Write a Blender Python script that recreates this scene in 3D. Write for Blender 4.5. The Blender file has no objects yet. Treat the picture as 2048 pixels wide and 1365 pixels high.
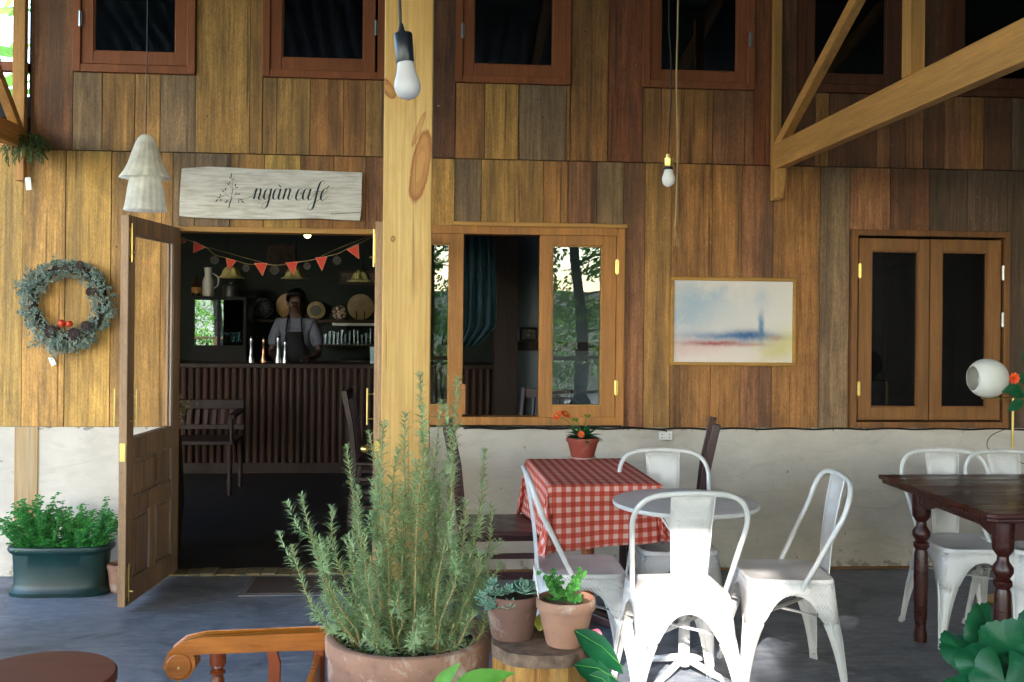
import bpy, math, random
from mathutils import Vector, Matrix, Euler
V = Vector
rng = random.Random(11)
sc = bpy.context.scene
COL = sc.collection
R = math.radians

# ---------------------------------------------------------------- camera
F, TH, RO, H, PY, W = 1991.0, 0.0757, 0.010, 1.5, 634.0, 5.83
M3 = (Matrix.Rotation(-TH, 3, 'Z') @ Matrix.Rotation(math.pi/2, 3, 'X') @ Matrix.Rotation(RO, 3, 'Z'))
CAM = V((0, 0, H))
cam_d = bpy.data.cameras.new('camera'); cam = bpy.data.objects.new('camera', cam_d); COL.objects.link(cam)
cam.matrix_world = Matrix.Translation(CAM) @ M3.to_4x4()
cam_d.sensor_width = 36.0; cam_d.lens = F/2048*36.0; cam_d.shift_y = -(682.5-PY)/2048
cam_d.clip_start = 0.05; cam_d.clip_end = 2000
sc.camera = cam
# ---------------------------------------------------------------- world, sun, exposure
SUN = V((-0.25, -1.0, 0.56)).normalized()
wd = bpy.data.worlds.new("World"); sc.world = wd; wd.use_nodes = True
wn = wd.node_tree; bg = wn.nodes['Background']
sky = wn.nodes.new('ShaderNodeTexSky'); sky.sky_type = 'NISHITA'; sky.sun_disc = False
sky.sun_elevation = math.asin(SUN.z); sky.sun_rotation = math.atan2(SUN.x, SUN.y); sky.air_density = 1.0; sky.dust_density = .7; sky.ozone_density = 1.0
wn.links.new(sky.outputs[0], bg.inputs[0]); bg.inputs[1].default_value = 0.15
sl = bpy.data.lights.new('sun', 'SUN'); sl.energy = 2.0; sl.angle = R(0.6); sl.color = (1.0, 0.95, 0.87)
so = bpy.data.objects.new('sun', sl); COL.objects.link(so); so.rotation_euler = SUN.to_track_quat('Z', 'Y').to_euler(); so.location = SUN*30
sc.view_settings.view_transform = 'Standard'; sc.view_settings.look = 'None'; sc.view_settings.gamma = 1; sc.view_settings.use_curve_mapping = False
sc.view_settings.exposure = 3.4
sc.cycles.use_denoising = True; sc.cycles.max_bounces = 8; sc.cycles.diffuse_bounces = 5; sc.cycles.glossy_bounces = 4; sc.cycles.transparent_max_bounces = 24
sc.cycles.caustics_reflective = False; sc.cycles.caustics_refractive = False; sc.cycles.sample_clamp_indirect = 6

# ---------------------------------------------------------------- pixel helpers
def ray(u, v): return M3 @ V(((u-1024)/F, (PY-v)/F, -1))
def P(u, v, d): return CAM + ray(u, v)*d
def PW(u, v, y=W): r = ray(u, v); return CAM + r*(y/r.y)
def PF(u, v, z=0.0): r = ray(u, v); return CAM + r*((z-H)/r.z)
def wx(u, v=600, y=W): return PW(u, v, y).x
def wz(u, v, y=W): return PW(u, v, y).z

# ---------------------------------------------------------------- mesh builder
class MB:
    def __init__(s): s.v = []; s.f = []; s.uv = None
    def add(s, vs, fs):
        o = len(s.v); s.v += [V(p) for p in vs]; s.f += [tuple(i+o for i in f) for f in fs]; return s
    def box(s, x0, x1, y0, y1, z0, z1, jit=0):
        vs = [(x, y, z) for z in (z0, z1) for y in (y0, y1) for x in (x0, x1)]
        if jit: vs = [(x+rng.uniform(-jit, jit), y, z) for x, y, z in vs]
        return s.add(vs, [(0, 2, 3, 1), (4, 5, 7, 6), (0, 1, 5, 4), (2, 6, 7, 3), (0, 4, 6, 2), (1, 3, 7, 5)])
    def bar(s, a, b, w, h, up=(0, 0, 1)):
        a = V(a); b = V(b); d = (b-a).normalized(); up = V(up)
        if abs(d.dot(up)) > 0.98: up = V((1, 0, 0))
        x = d.cross(up).normalized(); y = x.cross(d).normalized()
        c = [p + x*i*w/2 + y*j*h/2 for p in (a, b) for j in (-1, 1) for i in (-1, 1)]
        return s.add(c, [(0, 2, 3, 1), (4, 5, 7, 6), (0, 1, 5, 4), (2, 6, 7, 3), (0, 4, 6, 2), (1, 3, 7, 5)])
    def tube(s, pts, rad, seg=8, cap=True, closed=False):
        pts = [V(p) for p in pts]; n = len(pts)
        rs = rad if isinstance(rad, (list, tuple)) else [rad]*n
        o = len(s.v); prev = None
        for i, p in enumerate(pts):
            if closed: t = (pts[(i+1) % n]-pts[i-1])
            else: t = pts[min(i+1, n-1)]-pts[max(i-1, 0)]
            t = t.normalized() if t.length > 1e-9 else V((0, 0, 1))
            if prev is None:
                a = V((0, 0, 1)) if abs(t.z) < .9 else V((1, 0, 0)); x = t.cross(a).normalized()
            else:
                x = (prev - t*prev.dot(t)).normalized()
            prev = x; y = t.cross(x)
            for k in range(seg):
                g = 2*math.pi*k/seg; s.v.append(p + (x*math.cos(g)+y*math.sin(g))*rs[i])
        m = n if closed else n-1
        for i in range(m):
            for k in range(seg):
                k2 = (k+1) % seg; a = o+i*seg; b = o+((i+1) % n)*seg
                s.f.append((a+k, a+k2, b+k2, b+k))
        if cap and not closed:
            s.f.append(tuple(o+k for k in reversed(range(seg)))); s.f.append(tuple(o+(n-1)*seg+k for k in range(seg)))
        return s
    def lathe(s, prof, c=(0, 0, 0), seg=28, mat=None, wob=None, sx=1, sy=1):
        o = len(s.v); c = V(c)
        for j, (r, z) in enumerate(prof):
            for k in range(seg):
                g = 2*math.pi*k/seg; rr = r*(1+(wob(g, j) if wob else 0))
                p = V((rr*math.cos(g)*sx, rr*math.sin(g)*sy, z))
                if mat: p = mat @ p
                s.v.append(c+p)
        for j in range(len(prof)-1):
            for k in range(seg):
                k2 = (k+1) % seg
                s.f.append((o+j*seg+k, o+j*seg+k2, o+(j+1)*seg+k2, o+(j+1)*seg+k))
        if prof[0][0] > 1e-6: s.f.append(tuple(o+k for k in reversed(range(seg))))
        if prof[-1][0] > 1e-6: s.f.append(tuple(o+(len(prof)-1)*seg+k for k in range(seg)))
        return s
    def sphere(s, c, r, seg=14, rings=9, sc3=(1, 1, 1)):
        pr = [(max(1e-7, math.sin(math.pi*j/rings))*r, -math.cos(math.pi*j/rings)*r*sc3[2]) for j in range(rings+1)]
        return s.lathe(pr, c, seg, sx=sc3[0], sy=sc3[1])
    def prism(s, poly, y0, y1, ax=None):
        """poly in (x,z); extruded along y. ax maps (x,y,z)->Vector"""
        n = len(poly); ax = ax or (lambda x, y, z: V((x, y, z)))
        vs = [ax(x, y0, z) for x, z in poly] + [ax(x, y1, z) for x, z in poly]
        fs = [tuple(range(n)), tuple(range(2*n-1, n-1, -1))] + [(i, i+n, (i+1) % n+n, (i+1) % n) for i in range(n)]
        return s.add(vs, fs)
    def leaf(s, base, d, nrm, L, wd_, bend=0.2, fold=0.25, n=5, shape=0.8):
        base = V(base); d = V(d).normalized(); nrm = V(nrm)
        x = d.cross(nrm)
        x = x.normalized() if x.length > 1e-5 else V((1, 0, 0))
        nr = x.cross(d).normalized(); o = len(s.v); p = base.copy(); dd = d.copy()
        for i in range(n+1):
            t = i/n; w = wd_*math.sin(math.pi*min(1, max(0.02, t**shape)))*0.5
            if i == 0: w = wd_*0.06
            if i == n: w = wd_*0.01
            up = nr*fold*w
            s.v += [p - x*w + up, p.copy(), p + x*w + up]
            p = p + dd*(L/n)
            rot = Matrix.Rotation(-bend/n, 3, x); dd = rot @ dd; nr = rot @ nr
        for i in range(n):
            a = o+i*3; s.f += [(a, a+1, a+4, a+3), (a+1, a+2, a+5, a+4)]
        return s
    def build(s, name, mat, parent=None, smooth=False, bev=0, seg=2, world=True, solid=0, sub=0, color=None):
        me = bpy.data.meshes.new(name)
        org = ORG.get(parent.name, V((0, 0, 0))) if (parent is not None and world) else V((0, 0, 0))
        me.from_pydata([tuple(p-org) for p in s.v], [], s.f); me.validate(); me.update()
        if smooth:
            me.polygons.foreach_set('use_smooth', [True]*len(me.polygons))
            if smooth != 'all': me.set_sharp_from_angle(angle=R(40))
        if mat: me.materials.append(mat)
        o = bpy.data.objects.new(name, me); COL.objects.link(o)
        if parent is not None: o.parent = parent; ORG[o.name] = org
        if solid: m = o.modifiers.new('solid', 'SOLIDIFY'); m.thickness = solid; m.offset = 0
        if bev: m = o.modifiers.new('bevel', 'BEVEL'); m.width = bev; m.segments = seg; m.limit_method = 'ANGLE'; m.angle_limit = R(40)
        if sub: m = o.modifiers.new('sub', 'SUBSURF'); m.levels = sub; m.render_levels = sub
        if color: o.color = (*color, 1)
        return o
ORG = {}
def thing(name, label, cat, loc=(0, 0, 0), rz=0, group=None):
    o = bpy.data.objects.new(name, None); o.empty_display_size = .1; COL.objects.link(o)
    o.location = loc; o.rotation_euler = (0, 0, rz); o['label'] = label; o['category'] = cat
    if group: o['group'] = group
    ORG[o.name] = V(loc); return o
def tag(o, label=None, cat=None, group=None, kind=None):
    if label: o['label'] = label
    if cat: o['category'] = cat
    if group: o['group'] = group
    if kind: o['kind'] = kind
    return o
def copy_tree(o, parent=None):
    c = o.copy(); COL.objects.link(c)
    if parent is not None: c.parent = parent
    for ch in list(o.children): copy_tree(ch, c)
    return c
def dup(o, loc, rz, label, group=None):
    c = copy_tree(o); c.location = loc; c.rotation_euler = (0, 0, rz); c['label'] = label
    if group: c['group'] = group
    return c

# ---------------------------------------------------------------- materials
def lin(h):
    h = h.lstrip('#'); c = [int(h[i:i+2], 16)/255 for i in (0, 2, 4)]
    return tuple(x/12.92 if x <= .04045 else ((x+.055)/1.055)**2.4 for x in c)
class G:
    def __init__(s, name):
        s.m = bpy.data.materials.new(name); s.m.use_nodes = True; s.t = s.m.node_tree
        s.b = s.t.nodes['Principled BSDF']; s.out = s.t.nodes['Material Output']
    def n(s, ty, ins=None, **at):
        nd = s.t.nodes.new('ShaderNode'+ty)
        for k, v in at.items(): setattr(nd, k, v)
        for k, v in (ins or {}).items(): s.set(nd.inputs[k], v)
        return nd
    def set(s, sock, v):
        if isinstance(v, bpy.types.NodeSocket): s.t.links.new(v, sock)
        elif isinstance(v, bpy.types.Node): s.t.links.new(v.outputs[0], sock)
        else:
            if hasattr(sock.default_value, '__len__') and not hasattr(v, '__len__'): v = (v,)*len(sock.default_value)
            if hasattr(sock.default_value, '__len__') and len(v) == 3 and len(sock.default_value) == 4: v = (*v, 1)
            sock.default_value = v
    def mth(s, op, a, b=0.0, c=None):
        d = {0: a, 1: b}
        if c is not None: d[2] = c
        return s.n('Math', d, operation=op).outputs[0]
    def mix(s, f, a, b, mode='MIX'):
        nd = s.n('Mix', data_type='RGBA', blend_type=mode); s.set(nd.inputs[0], f); s.set(nd.inputs[6], a); s.set(nd.inputs[7], b); return nd.outputs[2]
    def ramp(s, f, a, b, lo=0.0, hi=1.0):
        nd = s.n('MapRange', {0: f, 1: a, 2: b, 3: lo, 4: hi}); return nd.outputs[0]
    def noise(s, vec, scale, detail=4, rough=.55, dist=0):
        return s.n('TexNoise', {'Vector': vec, 'Scale': scale, 'Detail': detail, 'Roughness': rough, 'Distortion': dist}).outputs[0]
    def obj(s, off=True, scale=(1, 1, 1)):
        tc = s.n('TexCoord').outputs['Object']
        if off:
            r = s.n('ObjectInfo').outputs['Random']; rr = s.mth('MULTIPLY', r, 37.0)
            tc = s.n('VectorMath', {0: tc, 1: rr}, operation='ADD').outputs[0]
        return s.n('VectorMath', {0: tc, 1: scale}, operation='MULTIPLY').outputs[0]
    def bump(s, h, strength=.3, dist=.01):
        nd = s.n('Bump', {'Height': h, 'Strength': strength, 'Distance': dist}); s.t.links.new(nd.outputs[0], s.b.inputs['Normal'])
    def fin(s, col=None, rough=None, metal=None, spec=None):
        if col is not None: s.set(s.b.inputs['Base Color'], col)
        if rough is not None: s.set(s.b.inputs['Roughness'], rough)
        if metal is not None: s.set(s.b.inputs['Metallic'], metal)
        if spec is not None: s.set(s.b.inputs['Specular IOR Level'], spec)
        return s.m
def wood(name, col=None, axis='Z', rough=.62, weather=.5, knots=.5, fine=1.0, wcol='#4a3b2c', spec=.35, contrast=1.0, bump=.25, mott=.18):
    g = G(name); a = {'X': (.6, 14, 14), 'Y': (14, .6, 14), 'Z': (14, 14, .6)}[axis]
    vec = g.obj(True, a)
    base = g.n('ObjectInfo').outputs['Color'] if col is None else lin(col)
    fibre = g.noise(vec, 6*fine, 6, .65); streak = g.noise(vec, .9, 4, .6, .6)
    v2 = g.obj(True, tuple(.35*q for q in (a if axis else a))); blot = g.noise(v2, 1.3, 5, .6, .4)
    m1 = g.ramp(fibre, .3, .7, 1-.32*contrast, 1+.2*contrast); m2 = g.ramp(streak, .3, .72, 1-.38*contrast, 1+.22*contrast)
    mm = g.mth('MULTIPLY', m1, m2)
    c = g.mix(1.0, base, g.n('CombineColor', {0: mm, 1: mm, 2: mm}).outputs[0], 'MULTIPLY')
    v3 = g.obj(True, tuple(9.0 if q > 1 else 3.0 for q in a)); mo = g.ramp(g.noise(v3, 1.0, 8, .78, .5), .3, .68, 1-.55*mott, 1+.35*mott)
    v4 = g.obj(True, tuple(260.0 if q > 1 else 60.0 for q in a)); mo = g.mth('MULTIPLY', mo, g.ramp(g.noise(v4, 1.0, 2, .6), .3, .7, 1-.35*mott, 1+.35*mott))
    c = g.mix(1.0, c, g.n('CombineColor', {0: mo, 1: mo, 2: g.mth('POWER', mo, .8)}).outputs[0], 'MULTIPLY')
    if mott > .3:
        nl = g.n('TexVoronoi', {'Vector': g.obj(True, (1, 1, 1)), 'Scale': 7.0, 'Randomness': 1.0}).outputs['Distance']
        c = g.mix(g.ramp(nl, .040, .022), c, (.02, .012, .008))
        crk = g.noise(g.obj(True, (38, 38, .8)), 1.0, 3, .5); c = g.mix(g.mth('MULTIPLY', g.ramp(crk, .66, .70), .7), c, (.05, .03, .018))
    wf = g.mth('MULTIPLY', g.ramp(blot, .48, .72), weather)
    c = g.mix(wf, c, lin(wcol))
    wf2 = g.mth('MULTIPLY', g.ramp(g.noise(vec, 2.2, 3, .5), .58, .75), weather*.8)
    c = g.mix(wf2, c, g.mix(1.0, c, (.42, .36, .34), 'MULTIPLY'))
    if knots:
        kv = g.obj(True, tuple(q*.42 for q in a))
        vo = g.n('TexVoronoi', {'Vector': kv, 'Scale': .8, 'Randomness': 1.0})
        kf = g.mth('MULTIPLY', g.ramp(vo.outputs['Distance'], .10, .035), knots)
        c = g.mix(kf, c, (.06, .022, .008))
    # nail-sized specks and pale scuffs
    sp = g.noise(g.obj(True, (1, 1, 1)), 28, 2, .5); c = g.mix(g.mth('MULTIPLY', g.ramp(sp, .74, .8), weather*.7), c, (.45, .40, .34))
    g.bump(g.mth('ADD', fibre, g.mth('MULTIPLY', streak, .5)), bump, .004)
    rr = g.ramp(streak, .3, .7, rough-.08, rough+.12)
    return g.fin(c, rr, spec=spec)
def plain(name, col, rough=.5, metal=0, var=.12, scale=12, bump=0, spec=.5, col2=None):
    g = G(name); vec = g.obj(True); nz = g.noise(vec, scale, 5, .6)
    b = lin(col) if isinstance(col, str) else col
    b2 = (lin(col2) if isinstance(col2, str) else col2) if col2 else tuple(q*(1-2.2*var) for q in b)
    c = g.mix(g.ramp(nz, .35, .7), b, b2)
    if bump: g.bump(nz, bump, .01)
    return g.fin(c, rough, metal, spec)

m_plank = wood('weathered_plank', None, 'Z', .66, .62, .8, bump=.6, contrast=1.25, wcol='#4c3c2e', mott=.72)
m_post = wood('pine_post', '#c98f3e', 'Z', .55, .05, .0, fine=.8, contrast=.7)
def pine_knots():
    g = G('pine_post_grain'); vec = g.obj(False, (1, 1, 1))
    base = g.mix(g.ramp(g.noise(g.obj(False, (3, 3, .5)), 1.4, 4), .3, .7), lin('#d3ac6c'), lin('#bd8c48'))
    gr = g.noise(g.obj(False, (55, 55, 1.1)), 2.2, 5, .6, .3)
    mm = g.ramp(gr, .3, .7, .78, 1.12); c = g.mix(1.0, base, g.n('CombineColor', {0: mm, 1: mm, 2: mm}).outputs[0], 'MULTIPLY')
    sx = g.n('SeparateXYZ', {0: vec})
    def knot(cx, cz, rx, rz, tilt, col, f, c):
        dx = g.mth('SUBTRACT', sx.outputs[0], cx); dz = g.mth('SUBTRACT', sx.outputs[2], cz)
        dx = g.mth('ADD', dx, g.mth('MULTIPLY', dz, tilt))
        nz = g.mth('MULTIPLY', g.mth('SUBTRACT', g.noise(vec, 16, 3), .5), .5)
        q = g.mth('SQRT', g.mth('ADD', g.mth('POWER', g.mth('ABSOLUTE', g.mth('DIVIDE', dx, rx)), 2.0), g.mth('POWER', g.mth('ABSOLUTE', g.mth('DIVIDE', dz, rz)), 2.0)))
        q = g.mth('ADD', q, nz)
        ring = g.mth('MULTIPLY', g.mth('SINE', g.mth('MULTIPLY', q, 16.0)), .12)
        cc = g.mix(g.mth('MULTIPLY', g.ramp(g.mth('ADD', g.mth('ADD', q, ring), g.noise(g.obj(False, (60, 60, 6)), 1.0, 3)), .8, 1.5), .9), lin('#b8824a'), lin(col))
        return g.mix(g.mth('MULTIPLY', g.ramp(q, 1.06, .94), f), c, cc)
    def kp(u, v): p = P(u, v, 3.32); return p.x-POSTX, p.z
    x, z = kp(841, 338); c = knot(x, z, .031, .125, -.16, '#8c4a22', .9, c)
    x, z = kp(778, 184); c = knot(x, z, .02, .034, .45, '#8a4520', .9, c)
    x, z = kp(817, 200); c = knot(x, z, .008, .012, 0, '#6c3518', .8, c)
    x, z = kp(787, 480); c = knot(x, z, .008, .011, 0, '#5c2c14', .9, c)
    x, z = kp(838, 262); c = knot(x, z, .010, .06, -.35, '#9a5a2a', .7, c)
    ck = g.noise(g.obj(False, (70, 70, .9)), 1.0, 2, .5); c = g.mix(g.mth('MULTIPLY', g.ramp(ck, .69, .72), .55), c, lin('#6b4522'))
    ds = g.noise(g.obj(False, (7, 7, 2)), 1.5, 6, .7); c = g.mix(g.mth('MULTIPLY', g.ramp(ds, .5, .72), .45), c, lin('#a9793c'))
    g.bump(g.mth('ADD', gr, g.mth('MULTIPLY', ck, -.6)), .3, .004)
    return g.fin(c, .6, spec=.25)
POSTX = P(815, 600, 3.4).x
m_postk = pine_knots()
m_beam = wood('pine_beam_long', '#c9904e', 'Y', .6, .15, .5, contrast=.7)
m_beamz = wood('pine_beam_upright', '#c9904e', 'Z', .6, .15, .4, contrast=.7)
m_frame = wood('honey_frame', '#b5783c', 'Z', .55, .18, .3, contrast=.7)
m_framex = wood('honey_rail', '#c28c48', 'X', .55, .18, .3, contrast=.7)
m_red = wood('red_brown_frame', '#9a5732', 'Z', .5, .2, .1, contrast=.6)
m_dkframe = wood('dull_brown_frame', '#8a5a32', 'Z', .6, .5, .5, contrast=.9)
m_door = wood('old_door_wood', '#b48e6a', 'Z', .68, .6, .35, wcol='#8d7c70', contrast=1.0, mott=.4)
m_mahog = wood('dark_mahogany', '#3c170f', 'X', .28, .0, 0, spec=.5, contrast=.35, bump=.08)
m_chairwood = wood('dark_chair_wood', '#38181a', 'Z', .35, .1, 0, spec=.5, contrast=.5, bump=.08)
m_armwood = wood('orange_varnished_wood', '#b06419', 'X', .3, .05, .3, spec=.55, contrast=.9, bump=.08)
m_armwoodz = wood('orange_varnished_upright', '#93441c', 'Z', .3, .05, .0, spec=.55, contrast=.7, bump=.08)
m_disc = wood('red_brown_disc', '#6e3a2c', 'X', .45, .1, 0, contrast=.6, bump=.08)
m_grey = wood('grey_board', '#5b4a42', 'X', .7, .4, .2)
m_dark = plain('near_black', '#15120f', .8)  # one even near-black for hidden rooms and dark furniture
m_gap = plain('dark_gap_board', '#2a1a0f', .9)  # dark brown backing, visible in the plank joints
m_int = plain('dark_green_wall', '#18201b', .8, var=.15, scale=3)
m_intbr = wood('dark_interior_wood', '#301c12', 'Z', .6, .3, .1)
m_intwall = plain('blue_grey_wall', '#7b828a', .85, var=.06, scale=3)
m_brass = plain('brass', (.75, .55, .18), .28, 1.0, var=.1)
m_steel = plain('steel', (.6, .6, .6), .3, 1.0, var=.1)
m_black = plain('black_rubber', '#0d0d0e', .5, var=.05)
m_white = plain('white_ceramic', '#e6e2da', .35, var=.05)
m_soil = plain('soil', '#3a2a1d', .95, var=.3, scale=60, bump=.9)
m_string = plain('jute_string', '#b29668', .9, var=.15)

def plaster():
    g = G('cream_plaster'); vec = g.n('TexCoord').outputs['Object']
    n1 = g.noise(vec, 2.2, 5, .6); n2 = g.noise(vec, 40, 3, .6)
    c = g.mix(g.ramp(n1, .35, .7), lin('#d2c7ba'), lin('#bab0a4')); tr = g.noise(g.n('VectorMath', {0: vec, 1: (1.2, 1, 4.5)}, operation='MULTIPLY').outputs[0], 2.6, 6, .7, 1.5); c = g.mix(g.mth('MULTIPLY', g.ramp(tr, .5, .7), .4), c, lin('#a89e90'))
    sep = g.n('SeparateXYZ', {0: vec}); z = sep.outputs[2]
    edge = g.mth('ADD', g.ramp(z, .14, .0, 0, 1), g.ramp(z, .815, .85, 0, 1))
    pk = g.ramp(g.mth('ADD', g.noise(vec, 22, 4, .6), g.mth('MULTIPLY', edge, .17)), .69, .73)
    c = g.mix(g.mth('MULTIPLY', pk, .8), c, lin('#8b8374'))
    st = g.mth('MULTIPLY', g.ramp(z, .30, .0), g.ramp(g.noise(vec, 5, 4), .35, .7)); c = g.mix(g.mth('MULTIPLY', st, .35), c, lin('#a09684'))
    g.bump(g.mth('ADD', g.mth('ADD', n2, g.mth('MULTIPLY', tr, 2.0)), g.mth('MULTIPLY', pk, -1.0)), .4, .004)
    return g.fin(c, .85, spec=.2)
m_plaster = plaster()
def floor_mat():
    g = G('polished_cement'); vec = g.n('TexCoord').outputs['Object']
    vs = g.n('VectorMath', {0: vec, 1: (1.0, 3.4, 1)}, operation='MULTIPLY').outputs[0]
    n1 = g.noise(vec, 1.1, 5, .6, .6); n2 = g.noise(vs, 9, 7, .7, .5); n3 = g.noise(vec, 3.2, 4, .55, 1.2)
    c = g.mix(g.ramp(n1, .35, .68), lin('#787f8b'), lin('#5a626f'))
    c = g.mix(g.mth('MULTIPLY', g.ramp(n2, .44, .62), .8), c, lin('#94959a'))
    c = g.mix(g.mth('MULTIPLY', g.ramp(n3, .5, .66), .5), c, lin('#3a414b'))
    c = g.mix(g.mth('MULTIPLY', g.ramp(g.noise(vec, 60, 3), .62, .72), .35), c, lin('#a29c92'))
    g.bump(n2, .12, .003)
    return g.fin(c, g.ramp(n2, .3, .7, .38, .62), spec=.45)
m_floor = floor_mat()
def glass(name, ior=1.5, boost=1.0, tint=(.92, .96, .94), wave=.0006):
    g = G(name); g.t.nodes.remove(g.b)
    fr = g.n('Fresnel', {'IOR': ior}).outputs[0]
    tr = g.n('BsdfTransparent', {'Color': tint}); gl = g.n('BsdfGlossy', {'Color': (1, 1, 1), 'Roughness': 0.0})
    if wave:
        bp = g.n('Bump', {'Height': g.noise(g.obj(False), 3.0, 1), 'Strength': 1.0, 'Distance': wave}); g.set(gl.inputs['Normal'], bp.outputs[0])
    ms = g.n('MixShader', {0: g.mth('MINIMUM', g.mth('MULTIPLY', fr, boost), .95), 1: tr, 2: gl}); g.t.links.new(ms.outputs[0], g.out.inputs[0])
    return g.m
m_glass = glass('window_glass', 1.5, 1.0, (.8, .85, .85))
m_glass_dim = glass('dim_window_glass', 1.5, 1.2, (.35, .42, .5))  # darker tint stands in for the unlit room behind the side window
m_glass_clear = glass('clear_door_glass', 1.45, .12, (.985, .99, .985), 0)
m_cup = glass('drinking_glass', 1.45, 2.5, (.85, .9, .92), 0)
def perforated():
    g = G('white_perforated_steel'); vec = g.n('TexCoord').outputs['Object']
    s = g.n('SeparateXYZ', {0: vec}); u = g.mth('ADD', s.outputs[0], g.mth('MULTIPLY', s.outputs[1], .0)); v = g.mth('ADD', s.outputs[1], s.outputs[2])
    k = 1/.0085
    a = g.mth('MULTIPLY', u, k); b = g.mth('MULTIPLY', v, k*1.1547)
    row = g.mth('FLOOR', b); sh = g.mth('MULTIPLY', g.mth('MODULO', g.mth('ABSOLUTE', row), 2.0), .5)
    fa = g.mth('SUBTRACT', g.mth('FRACT', g.mth('ADD', a, sh)), .5); fb = g.mth('SUBTRACT', g.mth('FRACT', b), .5)
    d = g.mth('SQRT', g.mth('ADD', g.mth('POWER', g.mth('ABSOLUTE', fa), 2.0), g.mth('POWER', g.mth('ABSOLUTE', fb), 2.0)))
    hole = g.mth('LESS_THAN', d, .22)
    g.set(g.b.inputs['Alpha'], g.mth('SUBTRACT', 1.0, hole))
    c = g.mix(g.ramp(g.noise(vec, 7, 5), .5, .8), lin('#dedad7'), lin('#c6bfb9'))
    return g.fin(c, .45)
m_perf = perforated()
m_wsteel = plain('white_painted_steel', '#dedad7', .42, var=.08, scale=9)
def terracotta(name, col, col2, salt=.6, dark=.0):
    g = G(name); vec = g.obj(True)
    n1 = g.noise(vec, 9, 6, .65); n2 = g.noise(vec, 26, 5, .7); s = g.n('SeparateXYZ', {0: g.n('TexCoord').outputs['Object']})
    c = g.mix(g.ramp(n1, .35, .7), lin(col), lin(col2))
    c = g.mix(g.mth('MULTIPLY', g.ramp(g.noise(vec, 6, 6, .75, .5), .53, .66), salt), c, lin('#c2b3a2'))
    c = g.mix(g.mth('MULTIPLY', g.ramp(n2, .58, .7), .4), c, lin('#5e3b2c'))
    g.bump(n2, .35, .004)
    return g.fin(c, .8, spec=.25)
m_tbig = terracotta('old_big_terracotta', '#a87c66', '#8a6858', .95)
m_tdark = terracotta('brown_terracotta', '#75564a', '#644840', .35)
m_torange = terracotta('orange_terracotta', '#a87a62', '#8c6c5c', .75)
m_tred = terracotta('red_terracotta', '#94443a', '#86402f', .1)
m_teal = plain('teal_glaze', '#083432', .4, var=.25, scale=5)
def leafmat(name, c1, c2, rough=.5, trans=.25, dark=None):
    g = G(name); r = g.n('NewGeometry').outputs['Random Per Island']
    c = g.mix(r, lin(c1), lin(c2)); bl = g.noise(g.obj(True), 38, 4, .7); c = g.mix(g.mth('MULTIPLY', g.ramp(bl, .55, .75), .35), c, tuple(min(1, q*1.7+.02) for q in lin(c1))); nz = g.noise(g.n('TexCoord').outputs['Object'], 20, 3)
    mm = g.ramp(nz, .3, .7, .82, 1.12); c = g.mix(1.0, c, g.n('CombineColor', {0: mm, 1: mm, 2: mm}).outputs[0], 'MULTIPLY')
    g.fin(c, rough, spec=.35)
    tl = g.n('BsdfTranslucent', {'Color': c}); ms = g.n('MixShader', {0: trans, 1: g.b.outputs[0], 2: tl.outputs[0]}); g.t.links.new(ms.outputs[0], g.out.inputs[0])
    return g.m
m_rose = leafmat('rosemary_needles', '#c6d4a6', '#92b080', .6, .35)
m_rstem = plain('rosemary_stem', '#a08a58', .8)
m_mint = leafmat('mint_leaves', '#5cb04c', '#38844a')
m_succ = leafmat('succulent_leaves', '#86a890', '#6d9488', .5, .1)
m_fresh = leafmat('fresh_leaves', '#5a9a40', '#2e6e30', .6, .3)
m_bright = leafmat('bright_leaf', '#6aa83c', '#569030', .5, .4)
m_deep = leafmat('deep_green_leaf', '#124a2a', '#0e3c24', .35, .12)
m_geran = leafmat('broad_leaf', '#1a5e36', '#12482c', .4, .2)
m_gerb = leafmat('gerbera_leaf', '#2a6e3a', '#1e5230', .45, .2)
m_wr = leafmat('wreath_sprigs', '#8c9a8c', '#586e62', .8, .1)
m_wr2 = leafmat('wreath_pale_sprigs', '#a39d80', '#7f8a86', .8, .1)
m_dry = leafmat('dried_greenery', '#5c6a32', '#3c4a26', .7, .2)
m_tree = leafmat('tree_leaves', '#7dab4a', '#44762f', .5, .6)
m_bark = plain('bark', '#4a3b30', .9, var=.3, scale=9, bump=.8)
m_cone = plain('cone_scales', '#4a3530', .8, var=.2)
m_conew = plain('frosted_cone_scales', '#8d8580', .7, var=.2)
m_orange = plain('orange_petals', '#e0501c', .6, var=.1)
m_pink = plain('pink_spathe', '#e2607a', .4, var=.06)

# ================================================================= SETTING
def structure(name, mb, mat, **k): o = mb.build(name, mat, None, **k); o['kind'] = 'structure'; return o
structure('ground', MB().box(-400, 400, -400, 400, -.5, -.3), plain('garden_ground', '#4c5a2c', .95, var=.25, scale=.6, bump=.5))
def slab(name, x0, x1, y0, y1, z0, z1, mat): return structure(name, MB().box(x0, x1, y0, y1, z0, z1), mat)
fx0, fx1 = -7.5, 8.0
slab('terrace_floor', fx0, fx1, -1.2, W+.11, -.3, 0, m_floor)
slab('bounce_yard', -14, 14, -8.5, -1.21, -.299, -.08, plain('bounce_gravel', '#cfcdc9', .95, var=.08, scale=30, bump=.5))  # pale ground added to bounce sunlight up onto the wall
slab('room_floor', -5.0, 5.2, W+.111, 11.3, -.3, -.004, plain('dark_room_floor', '#2c2e30', .45, var=.2, scale=4))
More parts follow.
